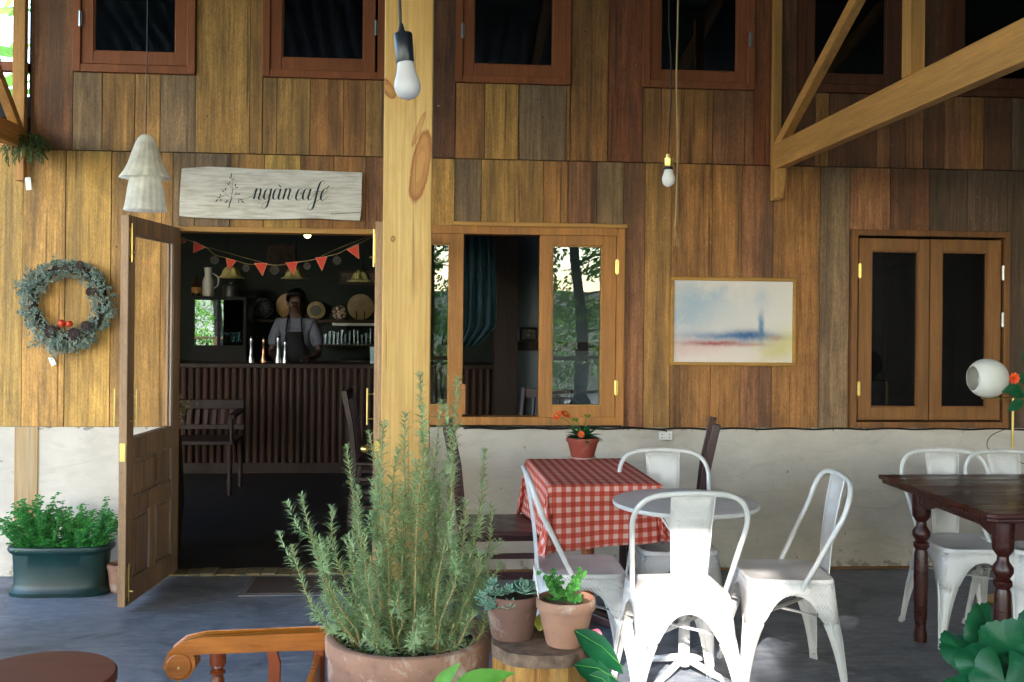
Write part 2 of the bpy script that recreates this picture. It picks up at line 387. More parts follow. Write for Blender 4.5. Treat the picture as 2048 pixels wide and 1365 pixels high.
# far hills behind the viewer and beyond the house
def hill_ring():
    mb = MB(); n = 96; rows = 5
    for j in range(rows):
        for k in range(n):
            g = 2*math.pi*k/n; rr = 120+j*40
            h = (j/rows)*(9+4*math.sin(3*g+1)+2.5*math.sin(7*g)+1.2*math.sin(17*g))
            mb.v.append(V((rr*math.cos(g), rr*math.sin(g), -.6+h)))
    for j in range(rows-1):
        for k in range(n): k2 = (k+1) % n; mb.f.append((j*n+k, j*n+k2, (j+1)*n+k2, (j+1)*n+k))
    return mb
structure('hills', hill_ring(), plain('wooded_hill', '#35502c', .95, var=.4, scale=.2))

# ---- building
ZS = wz(1000, 319); ZB = wz(1240, 856); ZT = 4.15
bld = thing('cafe_building', 'timber clad cafe with plaster base, open double door and rows of wooden windows', 'building', (0, W, 0))
PAL = {'g': '#a87c42', 'G': '#b08644', 'h': '#a67842', 'b': '#85583a', 'n': '#8f704e', 'd': '#68432e', 'r': '#7f4a2e', 'k': '#604a3a', 'y': '#bc924c', 'o': '#9b693a', 'a': '#80654a'}  # plank tones; the darkest ones at upper right also carry shade
def plank(u0, u1, z1, z0, c, vref):
    x0 = wx(u0, vref)+.0015; x1 = wx(u1, vref)-.0015
    th = rng.uniform(0, .005); b = lin(PAL[c]); k = rng.uniform(1.2, 1.55)
    mb = MB().box(x0, x1, W+th, W+.022+th, z0+.0015, z1-.0015, jit=.0012)
    o = mb.build('plank', m_plank, bld, bev=.0015, seg=1, color=tuple(q*k for q in b)); return o
zt = lambda v, u=1000: wz(u, v)
# upper storey windows: outer rect (u0,u1,vb), sash, glass
UW = [(146, 391, 152, 163, 376, 135, 187, 351, 110), (525, 770, 163, 541, 750, 148, 564, 727, 124), (911, 1141, 170, 926, 1128, 158, 947, 1106, 133),
      (1285, 1508, 178, 1300, 1497, 163, 1321, 1474, 143), (1594, 1848, 183, 1610, 1830, 166, 1628, 1772, 146), (1890, 2150, 188, 1905, 2135, 172, 1928, 2110, 152)]
zo = [wz((a[0]+a[1])/2, a[2]) for a in UW]; ZWB = sum(zo)/len(zo)   # common underside of the upper windows
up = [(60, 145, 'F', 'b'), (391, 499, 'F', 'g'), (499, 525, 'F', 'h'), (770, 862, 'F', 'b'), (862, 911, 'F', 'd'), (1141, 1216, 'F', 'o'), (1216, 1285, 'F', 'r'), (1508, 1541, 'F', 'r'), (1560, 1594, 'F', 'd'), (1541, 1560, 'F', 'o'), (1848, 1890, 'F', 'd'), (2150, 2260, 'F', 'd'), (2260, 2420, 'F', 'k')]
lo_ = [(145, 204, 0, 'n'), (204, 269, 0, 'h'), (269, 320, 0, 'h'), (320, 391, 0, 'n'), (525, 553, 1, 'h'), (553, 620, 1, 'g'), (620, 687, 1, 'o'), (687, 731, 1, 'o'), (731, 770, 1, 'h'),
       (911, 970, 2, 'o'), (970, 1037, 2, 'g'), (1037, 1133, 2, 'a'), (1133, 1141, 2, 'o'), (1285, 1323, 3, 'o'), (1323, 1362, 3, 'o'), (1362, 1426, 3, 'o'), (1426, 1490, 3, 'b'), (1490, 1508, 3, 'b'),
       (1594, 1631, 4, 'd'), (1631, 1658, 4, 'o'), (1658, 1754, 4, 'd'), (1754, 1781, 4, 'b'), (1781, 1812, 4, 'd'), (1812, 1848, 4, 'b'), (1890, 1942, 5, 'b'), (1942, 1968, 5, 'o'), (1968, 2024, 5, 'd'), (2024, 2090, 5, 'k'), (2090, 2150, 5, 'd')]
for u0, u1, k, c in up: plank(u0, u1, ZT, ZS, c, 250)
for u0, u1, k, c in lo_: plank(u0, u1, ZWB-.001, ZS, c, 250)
DZ = wz(550, 456); WZ0 = wz(1090, 455); 
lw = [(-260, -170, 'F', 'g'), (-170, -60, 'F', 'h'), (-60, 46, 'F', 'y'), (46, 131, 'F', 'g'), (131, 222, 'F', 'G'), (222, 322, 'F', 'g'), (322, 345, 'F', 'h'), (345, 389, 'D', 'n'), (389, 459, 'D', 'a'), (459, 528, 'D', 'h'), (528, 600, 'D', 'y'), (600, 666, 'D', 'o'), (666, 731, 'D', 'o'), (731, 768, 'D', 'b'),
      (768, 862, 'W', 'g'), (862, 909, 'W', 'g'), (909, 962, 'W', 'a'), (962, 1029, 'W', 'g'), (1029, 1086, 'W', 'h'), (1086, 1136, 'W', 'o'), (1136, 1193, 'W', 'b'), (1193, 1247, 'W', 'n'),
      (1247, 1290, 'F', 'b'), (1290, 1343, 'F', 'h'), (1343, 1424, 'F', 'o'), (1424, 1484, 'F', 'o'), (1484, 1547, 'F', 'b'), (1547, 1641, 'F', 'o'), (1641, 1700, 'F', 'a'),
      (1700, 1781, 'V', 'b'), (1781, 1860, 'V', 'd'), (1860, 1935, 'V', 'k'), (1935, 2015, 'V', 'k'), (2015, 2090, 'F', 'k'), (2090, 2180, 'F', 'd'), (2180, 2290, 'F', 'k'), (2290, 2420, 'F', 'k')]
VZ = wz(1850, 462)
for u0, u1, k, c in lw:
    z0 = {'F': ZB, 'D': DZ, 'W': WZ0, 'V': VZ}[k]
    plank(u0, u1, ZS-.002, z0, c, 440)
# backing boards (dark, seen only in the joints), plaster base
XL, XR = wx(-260), wx(2420)
xd0, xd1 = wx(345), wx(768); xw0, xw1 = wx(775), wx(1247); xv0, xv1 = wx(1700, 650), wx(2015, 650)
xl = wx(60, 250)
bk = MB(); yb0, yb1 = W+.028, W+.10
bk.box(XL, xd0, yb0, yb1, ZB, ZS); bk.box(xd0, xd1, yb0, yb1, DZ, ZS); bk.box(xd1, xw0, yb0, yb1, ZB, ZS) if xw0 > xd1 else None
bk.box(max(xd1, xw0), xw1, yb0, yb1, WZ0, ZS); bk.box(xw1, xv0, yb0, yb1, ZB, ZS); bk.box(xv0, xv1, yb0, yb1, VZ, ZS); bk.box(xv1, XR, yb0, yb1, ZB, ZS)
bk.box(xl, XR, yb0, yb1, ZS+.0005, ZWB)
prev = xl
for a in UW:
    bk.box(prev, wx(a[0]+4, 150), yb0, yb1, ZWB+.0005, ZT); prev = wx(a[1]-4, 150)
bk.box(prev, XR, yb0, yb1, ZWB+.0005, ZT)
bk.build('wall_backing', m_gap, bld)
pl = MB(); yp = W+.012
pl.box(XL, xd0-.0, yp, W+.11, 0, ZB-.0005); pl.box(xd1, XR, yp, W+.11, 0, ZB-.0005)
pl.build('plaster_wall', m_plaster, bld)
# pale timber upright let into the plaster, base board, sill strip
MB().box(wx(28, 950), wx(74, 950), W+.004, W+.011, .0, ZB-.003).build('wall_stud', wood('faded_stud', '#b08243', 'Z', .7, .8, .2, wcol='#b9a98c'), bld)
zbb0, zbb1 = wz(1700, 1149), wz(1700, 1134)
MB().box(xd1+.02, XR, W-.006, W+.010, .0, zbb1).build('base_board', wood('base_board_wood', '#8a6036', 'X', .7, .4, .3), bld, bev=.002)
# horizontal cable shadow gap strip over the plaster
# ---- windows
def window(outer, sashes, mframe, msash, msashx, fw=.035, depth=.05, hinges=(), z_top=None, sillw=None, yoff=0.0, label=None):
    """outer=(x0,x1,z0,z1); sashes: list of (x0,x1,z0,z1,gx0,gx1,gz0,gz1)"""
    x0, x1, z0, z1 = outer; y0 = W-.018+yoff; y1 = W+.09
    f = MB(); f.box(x0, x0+fw, y0, y1, z0, z1); f.box(x1-fw, x1, y0, y1, z0, z1)
    f.box(x0+fw, x1-fw, y0+.002, y1, z1-fw, z1); f.box(x0+fw, x1-fw, y0+.002, y1, z0, z0+fw)
    w = f.build('window', mframe, bld, bev=.003)
    if label: w['label'] = label
    for (a, b, c, d, ga, gb, gc, gd) in sashes:
        ys0, ys1 = W-.006+yoff, W+.030
        s = MB(); s.box(a, ga, ys0, ys1, c, d); s.box(gb, b, ys0, ys1, c, d)
        s.box(ga, gb, ys0+.0015, ys1, c, gc); s.box(ga, gb, ys0+.0015, ys1, gd, d)
        s.build('sash', msash, w, bev=.003)
        t = .007; bd = MB()
        for q in ((ga, ga+t, gc, gd), (gb-t, gb, gc, gd), (ga+t, gb-t, gc, gc+t), (ga+t, gb-t, gd-t, gd)): bd.box(q[0], q[1], ys0+.010, ys1-.008, q[2], q[3])
        bd.build('glazing_bead', msashx, w)
        MB().box(ga, gb, W+.014, W+.018, gc, gd).build('pane', m_glass_dim if outer[0] > 2 and outer[3] < 2.2 else m_glass, w)
    for (hx, hz, m) in hinges:
        h = MB(); h.tube([(hx, W-.022+yoff, hz-.045), (hx, W-.022+yoff, hz+.045)], .0055, 8); h.box(hx-.010, hx+.010, W-.0215+yoff, W-.0195+yoff, hz-.04, hz+.04)
        h.build('hinge', m, w)
    return w
for i, a in enumerate(UW):
    x0, x1 = wx(a[0], 150), wx(a[1], 150); m = m_red if i < 4 else wood('shaded_red_frame', '#6a3a24', 'Z', .6, .4, .2)  # last windows get a darker copy, shade put into the colour
    sx0, sx1, gx0, gx1 = [wx(q, 130) for q in (a[3], a[4], a[6], a[7])]
    um = (a[0]+a[1])/2; sz, gz = wz(um, a[5])+ZWB-zo[i], wz(um, a[8])+ZWB-zo[i]
    hz = 3.165; hx = sx0-.004 if i in (0, 2) else sx1+.004
    window((x0, x1, ZWB, 4.12), [(sx0, sx1, sz, 4.09, gx0, gx1, gz, 4.0)], m, m, m, fw=max(.02, abs(sx0-x0)-.002), hinges=[(hx, hz-.02*i*0, m_steel)], yoff=0)
# top lintel boards over the upper windows close the wall
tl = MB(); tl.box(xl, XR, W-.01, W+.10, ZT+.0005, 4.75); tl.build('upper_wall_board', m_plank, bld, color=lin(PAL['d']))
# main window: three bays, the middle one open
zw1, zw0 = wz(1090, 455), wz(1090, 850); zs1, zs0 = wz(1150, 466), wz(1150, 838)
wx_ = lambda u: wx(u, 650)
gz1, gz0 = wz(1150, 492), wz(1150, 812)
sR = (wx_(1078), wx_(1230), zs0, zs1, wx_(1103), wx_(1203), gz0, gz1)
sL = (wx_(780), wx_(926), zs0, zs1, wx_(808), wx_(898), gz0, gz1)
w1 = window((wx_(772), wx_(1247), zw0, zw1), [sL, sR], m_frame, m_frame, m_framex, fw=wx_(1247)-wx_(1231), hinges=[(wx_(1231), wz(1230, 535), m_brass), (wx_(1231), wz(1230, 775), m_brass)], yoff=-.012)
MB().box(wx_(925), wx_(932), W-.03, W-.018, wz(930, 828), wz(930, 768)).build('stop_block', m_frame, w1, bev=.002)
MB().box(wx_(905), wx_(1250), W-.045, W-.031, zw1-.002, zw1+.022).build('drip_board', m_framex, w1, bev=.003)
# side window, closed
zv1, zv0 = VZ, ZB+.004; tz1, tz0 = wz(1850, 479), wz(1850, 840); hz1, hz0 = wz(1860, 504), wz(1860, 815)
w2 = window((xv0, xv1, zv0, zv1), [(wx_(1715), wx_(1856), tz0, tz1, wx_(1741), wx_(1835), hz0, hz1), (wx_(1858), wx_(1999), tz0, tz1, wx_(1882), wx_(1973), hz0, hz1)],
            m_dkframe, wood('brown_sash', '#8e5f34', 'Z', .58, .25, .2, contrast=.7), m_dkframe, fw=.036, hinges=[(wx_(1715), wz(1715, 542), m_brass), (wx_(1715), wz(1715, 777), m_brass), (wx_(2000), wz(2000, 547), m_steel), (wx_(2000), wz(2000, 640), m_steel)], yoff=-.008)
# ---- door: frame + two leaves
dfo = MB(); zd = wz(550, 467)
dfo.box(xd0, wx(352), W-.02, W+.10, 0, zd); dfo.box(wx(757), wx(771), W-.02, W+.10, 0, zd); dfo.box(xd0, wx(771), W-.028, W+.10, zd, DZ-.001)
door = dfo.build('door', m_framex, bld, bev=.004)
door['label'] = 'pale door frame with both leaves swung outward'
def door_leaf(hinge, ang, sgn, width=.6):
    """leaf built from hinge along +x (local), then turned"""
    wdt, t, z0, z1 = width, .040, .035, zd+.02
    T = Matrix.Translation(V(hinge)) @ Matrix.Rotation(ang, 4, 'Z')
    def fin(mb, name, mat, parent, **k):
        mb.v = [T @ p for p in mb.v]; return mb.build(name, mat, parent, **k)
    st = .085; lock = 0.80
    b = MB(); b.box(0, st, -t/2, t/2, z0, z1); b.box(wdt-st, wdt, -t/2, t/2, z0, z1)
    for za, zb_ in ((z0, z0+.11), (.48, .56), (.76, .86), (z1-.085, z1)): b.box(st, wdt-st, -t/2+.001, t/2-.001, za, zb_)
    b.box(wdt/2-.035, wdt/2+.035, -t/2+.0015, t/2-.0015, z0+.11, .48)
    # (two low panels, one wide panel, tall glazing above)
    lf = fin(b, 'door_leaf', m_door, bld, bev=.003); lf['label'] = 'worn brown door leaf with tall glass above three carved panels'
    def panel(xa, xb, za, zb_):
        p = MB(); p.box(xa, xb, -.006, .006, za, zb_); i = .03; p.box(xa+i, xb-i, -.014, .014, za+i, zb_-i); fin(p, 'door_panel', m_door, lf, bev=.006, seg=2)
        q = MB(); e = .012
        for s_ in (-1, 1):
            y = s_*.0125
            for r in ((xa, xa+e, za, zb_), (xb-e, xb, za, zb_), (xa+e, xb-e, za, za+e), (xa+e, xb-e, zb_-e, zb_)): q.box(r[0], r[1], y-.006, y+.006, r[2], r[3])
        fin(q, 'moulding', m_mould, lf, bev=.003)
    panel(st, wdt/2-.035, z0+.11, .48); panel(wdt/2+.035, wdt-st, z0+.11, .48); panel(st, wdt-st, .56, .76)
    g_ = MB(); g_.box(st, wdt-st, -.002, .002, .86, z1-.085); fin(g_, 'pane', m_glass_clear, lf)
    q = MB(); e = .012
    for s_ in (-1, 1):
        y = s_*.010
        for r in ((st, st+e, .86, z1-.085), (wdt-st-e, wdt-st, .86, z1-.085), (st+e, wdt-st-e, .86, .872), (st+e, wdt-st-e, z1-.097, z1-.085)): q.box(r[0], r[1], y-.006, y+.006, r[2], r[3])
    fin(q, 'moulding', m_mould, lf, bev=.003)
    # bolts on the free edge side, pull handles, lock plate
    s = sgn
    for za, zb_ in ((z1-.235, z1-.04), (.06, .25)):
        m = MB(); m.tube([(wdt-.022, s*(t/2+.008), za), (wdt-.022, s*(t/2+.008), zb_)], .005, 8); m.box(wdt-.032, wdt-.012, s*(t/2+.001)-.001, s*(t/2+.001)+.001, za+.02, zb_-.02)
        m.tube([(wdt-.022, s*(t/2+.008), za+.05), (wdt-.022, s*(t/2+.03), za+.05)], .005, 8); fin(m, 'bolt', m_brass, lf)
    for s_ in (-1, 1):
        m = MB(); y = s_*(t/2+.035); m.tube([(wdt-.03, y, .93), (wdt-.03, y, 1.12)], .0045, 8)
        for zz in (.96, 1.09): m.tube([(wdt-.03, s_*t/2, zz), (wdt-.03, y, zz)], .004, 8)
        fin(m, 'pull_handle', m_brass, lf)
    m = MB(); m.box(wdt-.0005, wdt+.003, -.014, .014, .76, .85); fin(m, 'lock_plate', m_brass, lf)
    if s < 0:
        m = MB()
        for s_ in (-1, 1):
            m = MB(); m.tube([(wdt-.05, s_*t/2, .80), (wdt-.05, s_*(t/2+.035), .80)], .007, 8); m.sphere((wdt-.05, s_*(t/2+.05), .80), .02, 12, 8)
            fin(m, 'door_knob', m_brass, lf)
    return lf
m_mould = wood('worn_moulding', '#a68a74', 'Z', .7, .4, 0, wcol='#b8a898')
hp = PW(350, 700, W-.03); fp = P(246, 825, 4.95)
door_leaf((hp.x, W-.03, 0), math.atan2(fp.y-(W-.03), fp.x-hp.x), +1, math.hypot(fp.y-(W-.03), fp.x-hp.x))
hp = PW(771, 700, W-.03); fp = P(758, 825, 5.12)
door_leaf((hp.x-.01, W-.03, 0), math.atan2(fp.y-(W-.03), fp.x-hp.x), -1)
# worn threshold strip
th_ = MB()
for k in range(14):
    a = xd0+(xd1-xd0)*k/14; th_.box(a+.002, a+(xd1-xd0)/14-.002, W-.02+rng.uniform(-.012, .006), W+.115, -.01, .006+rng.uniform(0, .01))
th_.build('threshold', plain('worn_threshold', '#6e6a60', .9, var=.35, scale=14, bump=.6, col2='#a08b60'), bld, bev=.004)
# ---- rooms behind
def wallbox(name, mb, mat): return structure(name, mb, mat)
ZC = 2.62
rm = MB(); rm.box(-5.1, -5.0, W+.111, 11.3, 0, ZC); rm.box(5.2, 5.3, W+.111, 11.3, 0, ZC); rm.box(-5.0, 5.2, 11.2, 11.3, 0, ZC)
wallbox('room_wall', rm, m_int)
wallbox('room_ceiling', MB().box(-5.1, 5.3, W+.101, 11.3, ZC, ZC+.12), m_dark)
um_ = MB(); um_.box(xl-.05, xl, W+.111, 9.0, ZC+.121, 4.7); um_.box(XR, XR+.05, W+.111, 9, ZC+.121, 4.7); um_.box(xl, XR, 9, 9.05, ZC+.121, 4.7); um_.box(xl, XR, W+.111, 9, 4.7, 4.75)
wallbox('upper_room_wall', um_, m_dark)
pxw = P(1035, 650, 8.3)
pt = MB(); pt.box(pxw.x, 2.4, pxw.y, pxw.y+.1, 0, ZC); wallbox('partition_wall', pt, m_intwall)
cl = P(1012, 650, 8.2); wallbox('room_column', MB().box(P(988, 650, 8.15).x, P(1035, 650, 8.15).x, cl.y-.1, cl.y+.12, 0, ZC), m_intbr)
# ================================================================= VERANDA ROOF, TRUSSES, POST
rf = thing('veranda_roof', 'corrugated metal roof on dark rafters over the terrace', 'roof', (2.0, 3.0, 3.6))
RY0, RZ0, RS = -.25, 2.93, .215
def rzf(y): return RZ0+RS*(y-RY0)
cs = MB(); n = 360; X0, X1 = -4.6, 7.6
for k in range(n+1):
    x = X0+(X1-X0)*k/n; dz = .016*math.sin(2*math.pi*x/.13)
    cs.v += [V((x, RY0, rzf(RY0)+dz+.06)), V((x, W-.02, rzf(W)+dz+.06))]
for k in range(n): cs.f.append((2*k, 2*k+1, 2*k+3, 2*k+2))
cs.build('corrugated_sheet', plain('zinc_sheet', '#5d6466', .5, .3, var=.2, scale=3), rf, solid=.002, smooth=True)
for k in range(10):
    x = X0+.3+k*1.28
    MB().bar((x, RY0+.02, rzf(RY0+.02)), (x, W-.03, rzf(W-.03)), .06, .08).build('rafter', m_beam, rf, bev=.003)
MB().bar((X0, -.1, RZ0-.05), (X1, -.1, RZ0-.05), .08, .12).build('edge_beam', m_framex, rf)
def truss(u_wall, v_beam0, v_beam1, label, right=True):
    xw = wx(u_wall, 300); z1 = wz(u_wall, v_beam0); z0 = wz(u_wall, v_beam1)
    t = thing('roof_truss', label, 'truss', (xw, W, z0), group='timber trusses carrying the veranda roof')
    hb = z1-z0; zc = (z0+z1)/2
    MB().bar((xw, W-.05, zc), (xw, 1.2, zc), .055, hb).build('tie_beam', m_beam, t, bev=.004)
    MB().bar((xw, W-.025, z0-.18), (xw, W-.025, 4.1), .048, .048, (0, 1, 0)).build('wall_batten', m_beamz, t, bev=.003)
    return t, xw, z0, z1, zc
t1, xw, z0, z1, zc = truss(1549, 293, 343, 'thick pine truss with diagonal brace and upright, beside the dim upper windows')
# brace: starts at wall above the beam, rises toward the terrace
pa = V((xw, W-.07, z1-.02)); rr_ = ray(1715, 0); pb = CAM + rr_*((xw-CAM.x)/rr_.x)
MB().bar(pa, pb+(pb-pa)*.12, .05, .062).build('brace', m_beam, t1, bev=.003)
rr_ = ray(1826, 160); pc = CAM+rr_*((xw-CAM.x)/rr_.x); MB().box(xw-.032, xw+.032, pc.y-.04, pc.y+.04, z1, rzf(pc.y)-.04).build('upright', m_beamz, t1, bev=.003)
br = MB(); br.prism([(W-.07, z0-.001), (W-.07, z0-.17), (W-.09, z0-.17), (W-.12, z0-.10), (W-.14, z0-.001)], xw-.024, xw+.024, ax=lambda x, y, z: V((y, x, z)))
br.build('bracket', m_beamz, t1, bev=.003)
t2, xw2, z0, z1, zc = truss(46, 258, 300, 'pine truss with dried greenery at its foot, beside the open gable corner')
rr_ = ray(0, 165); pb = CAM+rr_*((xw2-CAM.x)/rr_.x); pa = V((xw2, W-.07, z1-.02))
MB().bar(pa, pb+(pb-pa)*.8, .05, .05).build('brace', m_beam, t2, bev=.003)
# post in front of the facade
pst = thing('timber_post', 'square knotty pine post standing behind the rosemary pot', 'post', (POSTX, 3.38, 0))
MB().box(POSTX-.0800, POSTX+.0800, 3.30, 3.46, 0, rzf(3.38)-.04).build('post_shaft', m_postk, pst, bev=.005)
# opening at the gable corner: rails of the side balcony and what stands beyond
gb = thing('balcony_railing', 'red brown balcony rail at the open gable corner', 'railing', (xl-.6, W+.3, ZS))
MB().box(xl-1.6, xl-.04, W+.05, W+.11, wz(10, 137), wz(10, 118)).build('rail', m_red, gb, bev=.004)
MB().box(xl-.10, xl-.045, W+.0, W+.06, ZS, 4.6).build('corner_stud', m_beamz, gb, bev=.003)
MB().box(xl-1.6, xl-.1, W, W+.06, ZS, ZS+.03).build('bottom_rail', m_beamz, gb, bev=.003)

# ================================================================= OUTSIDE TREES
def leaf_cloud(mb, centers, size, n_per, rad, reject=None):
    for c in centers:
        for _ in range(n_per):
            d = V((rng.gauss(0, 1), rng.gauss(0, 1), rng.gauss(0, .7))); p = V(c)+d*rad*.5
            if reject and reject(p): continue
            nr = V((rng.gauss(0, 1), rng.gauss(0, 1), rng.gauss(0, 1))).normalized(); x = nr.orthogonal().normalized(); y = nr.cross(x)
            s = size*rng.uniform(.6, 1.3); a = p-x*s*.5; b = p+x*s*.5
            o = len(mb.v); mb.v += [a, p+y*s*.28, b, p-y*s*.28]; mb.f.append((o, o+1, o+2, o+3))
SY = -8.0
def in_gap(p):
    k = (p.y-SY)/SUN.y; q = p-SUN*k     # where the sun ray through p crosses y=SY
    e = ((q.x+1.90)/.38)**2+((q.z-6.75)/.75)**2
    return e < 1 and rng.random() < .95  # leaves left out here so sun reaches the front chair
def tree(x, y, h, label, cz, spread, trunk_r=.12, size=.27, n=46, per=85, flat=1.3, bare=True, nb_=26):
    t = thing('garden_tree', label, 'tree', (x, y, -.3), group='trees in the garden in front of the terrace')
    tr = MB(); pts = [(x+.12*math.sin(k*1.3), y, -.3+(h+.3)*k/8) for k in range(9)]
    tr.tube(pts, [trunk_r*(1.15-.95*k/8) for k in range(9)], 9)
    for k in range(9):
        g = rng.uniform(0, 6.28); z = 1.2+(h-1.5)*k/9; L = spread*rng.uniform(.4, .8)
        tr.tube([(x, y, z), (x+L*.5*math.cos(g), y+L*.5*math.sin(g), z+.12), (x+L*math.cos(g), y+L*math.sin(g), z+.05)], [.035, .02, .008], 5)
    tr.build('trunk', m_bark, t, smooth=True)
    cr = MB(); cs_ = [(x+rng.uniform(-1, 1)*spread, y+rng.uniform(-1, 1)*spread*.5, cz+.3+rng.uniform(-1, 1)*flat) for _ in range(n)]
    leaf_cloud(cr, cs_, size, per, .75, in_gap)
    if bare: leaf_cloud(cr, [(x+rng.uniform(-1, 1)*spread*.8, y+rng.uniform(-.6, .6), rng.uniform(.7, 4.6)) for _ in range(nb_)], .11, 60, .32)
    c = cr.build('crown', m_tree, t); c['kind'] = 'stuff'
    return t
for i, (x, y) in enumerate([(-9, -9), (-6.3, -8), (-4.2, -8.6), (-1.6, -7.6), (.8, -8.4), (2.55, -6.2), (5.3, -8.3), (8, -8.8), (11, -9), (-7.6, -10.2), (-5.2, -10.2), (-3.2, -10.6), (-.4, -10.4), (3.9, -9.8)]):  # front row shows in reflections; rear row added to block stray sun
    tree(x, y, 7.4, 'leafy garden tree out of view behind the viewer, crown shaped to shade the terrace', 6.1, 1.5, trunk_r=.11 if i == 5 else .13, nb_=75 if i in (3, 4, 5) else 28)
# low shrubs and a rail along the terrace edge, seen in the window panes
for i in range(9):
    x = -7+2.1*i+rng.uniform(-.4, .4); t = thing('garden_shrub', 'rounded garden shrub behind the viewer, beyond the gravel', 'shrub', (x, -10.5, -.3), group='shrubs beyond the gravel')
    mb = MB(); leaf_cloud(mb, [(x+rng.uniform(-1, 1), -10.5+rng.uniform(-.5, .5), rng.uniform(0, 1.5)) for _ in range(26)], .13, 40, .45); c = mb.build('foliage', m_tree, t); c['kind'] = 'stuff'
    MB().tube([(x, -10.5, -.3), (x, -10.5, .8)], .04, 6).build('stem', m_bark, t)
rl = thing('terrace_railing', 'brown timber railing along the open terrace edge behind the viewer', 'railing', (1, -1.15, 0))
MB().box(-7, 7.5, -1.19, -1.11, .95, 1.0).build('top_rail', m_framex, rl, bev=.004); MB().box(-7, 7.5, -1.17, -1.13, .52, .56).build('lower_rail', m_framex, rl, bev=.004)
for k in range(8): MB().box(-6.9+2.05*k, -6.83+2.05*k, -1.18, -1.12, 0, .949).build('rail_post', m_beamz, rl, bev=.004)
# far side beyond the gable corner: bright leaves behind the house
tree(-5.4, 12, 5, 'loose tree behind the house corner', 4.4, 1.6, n=10, per=30, bare=False)

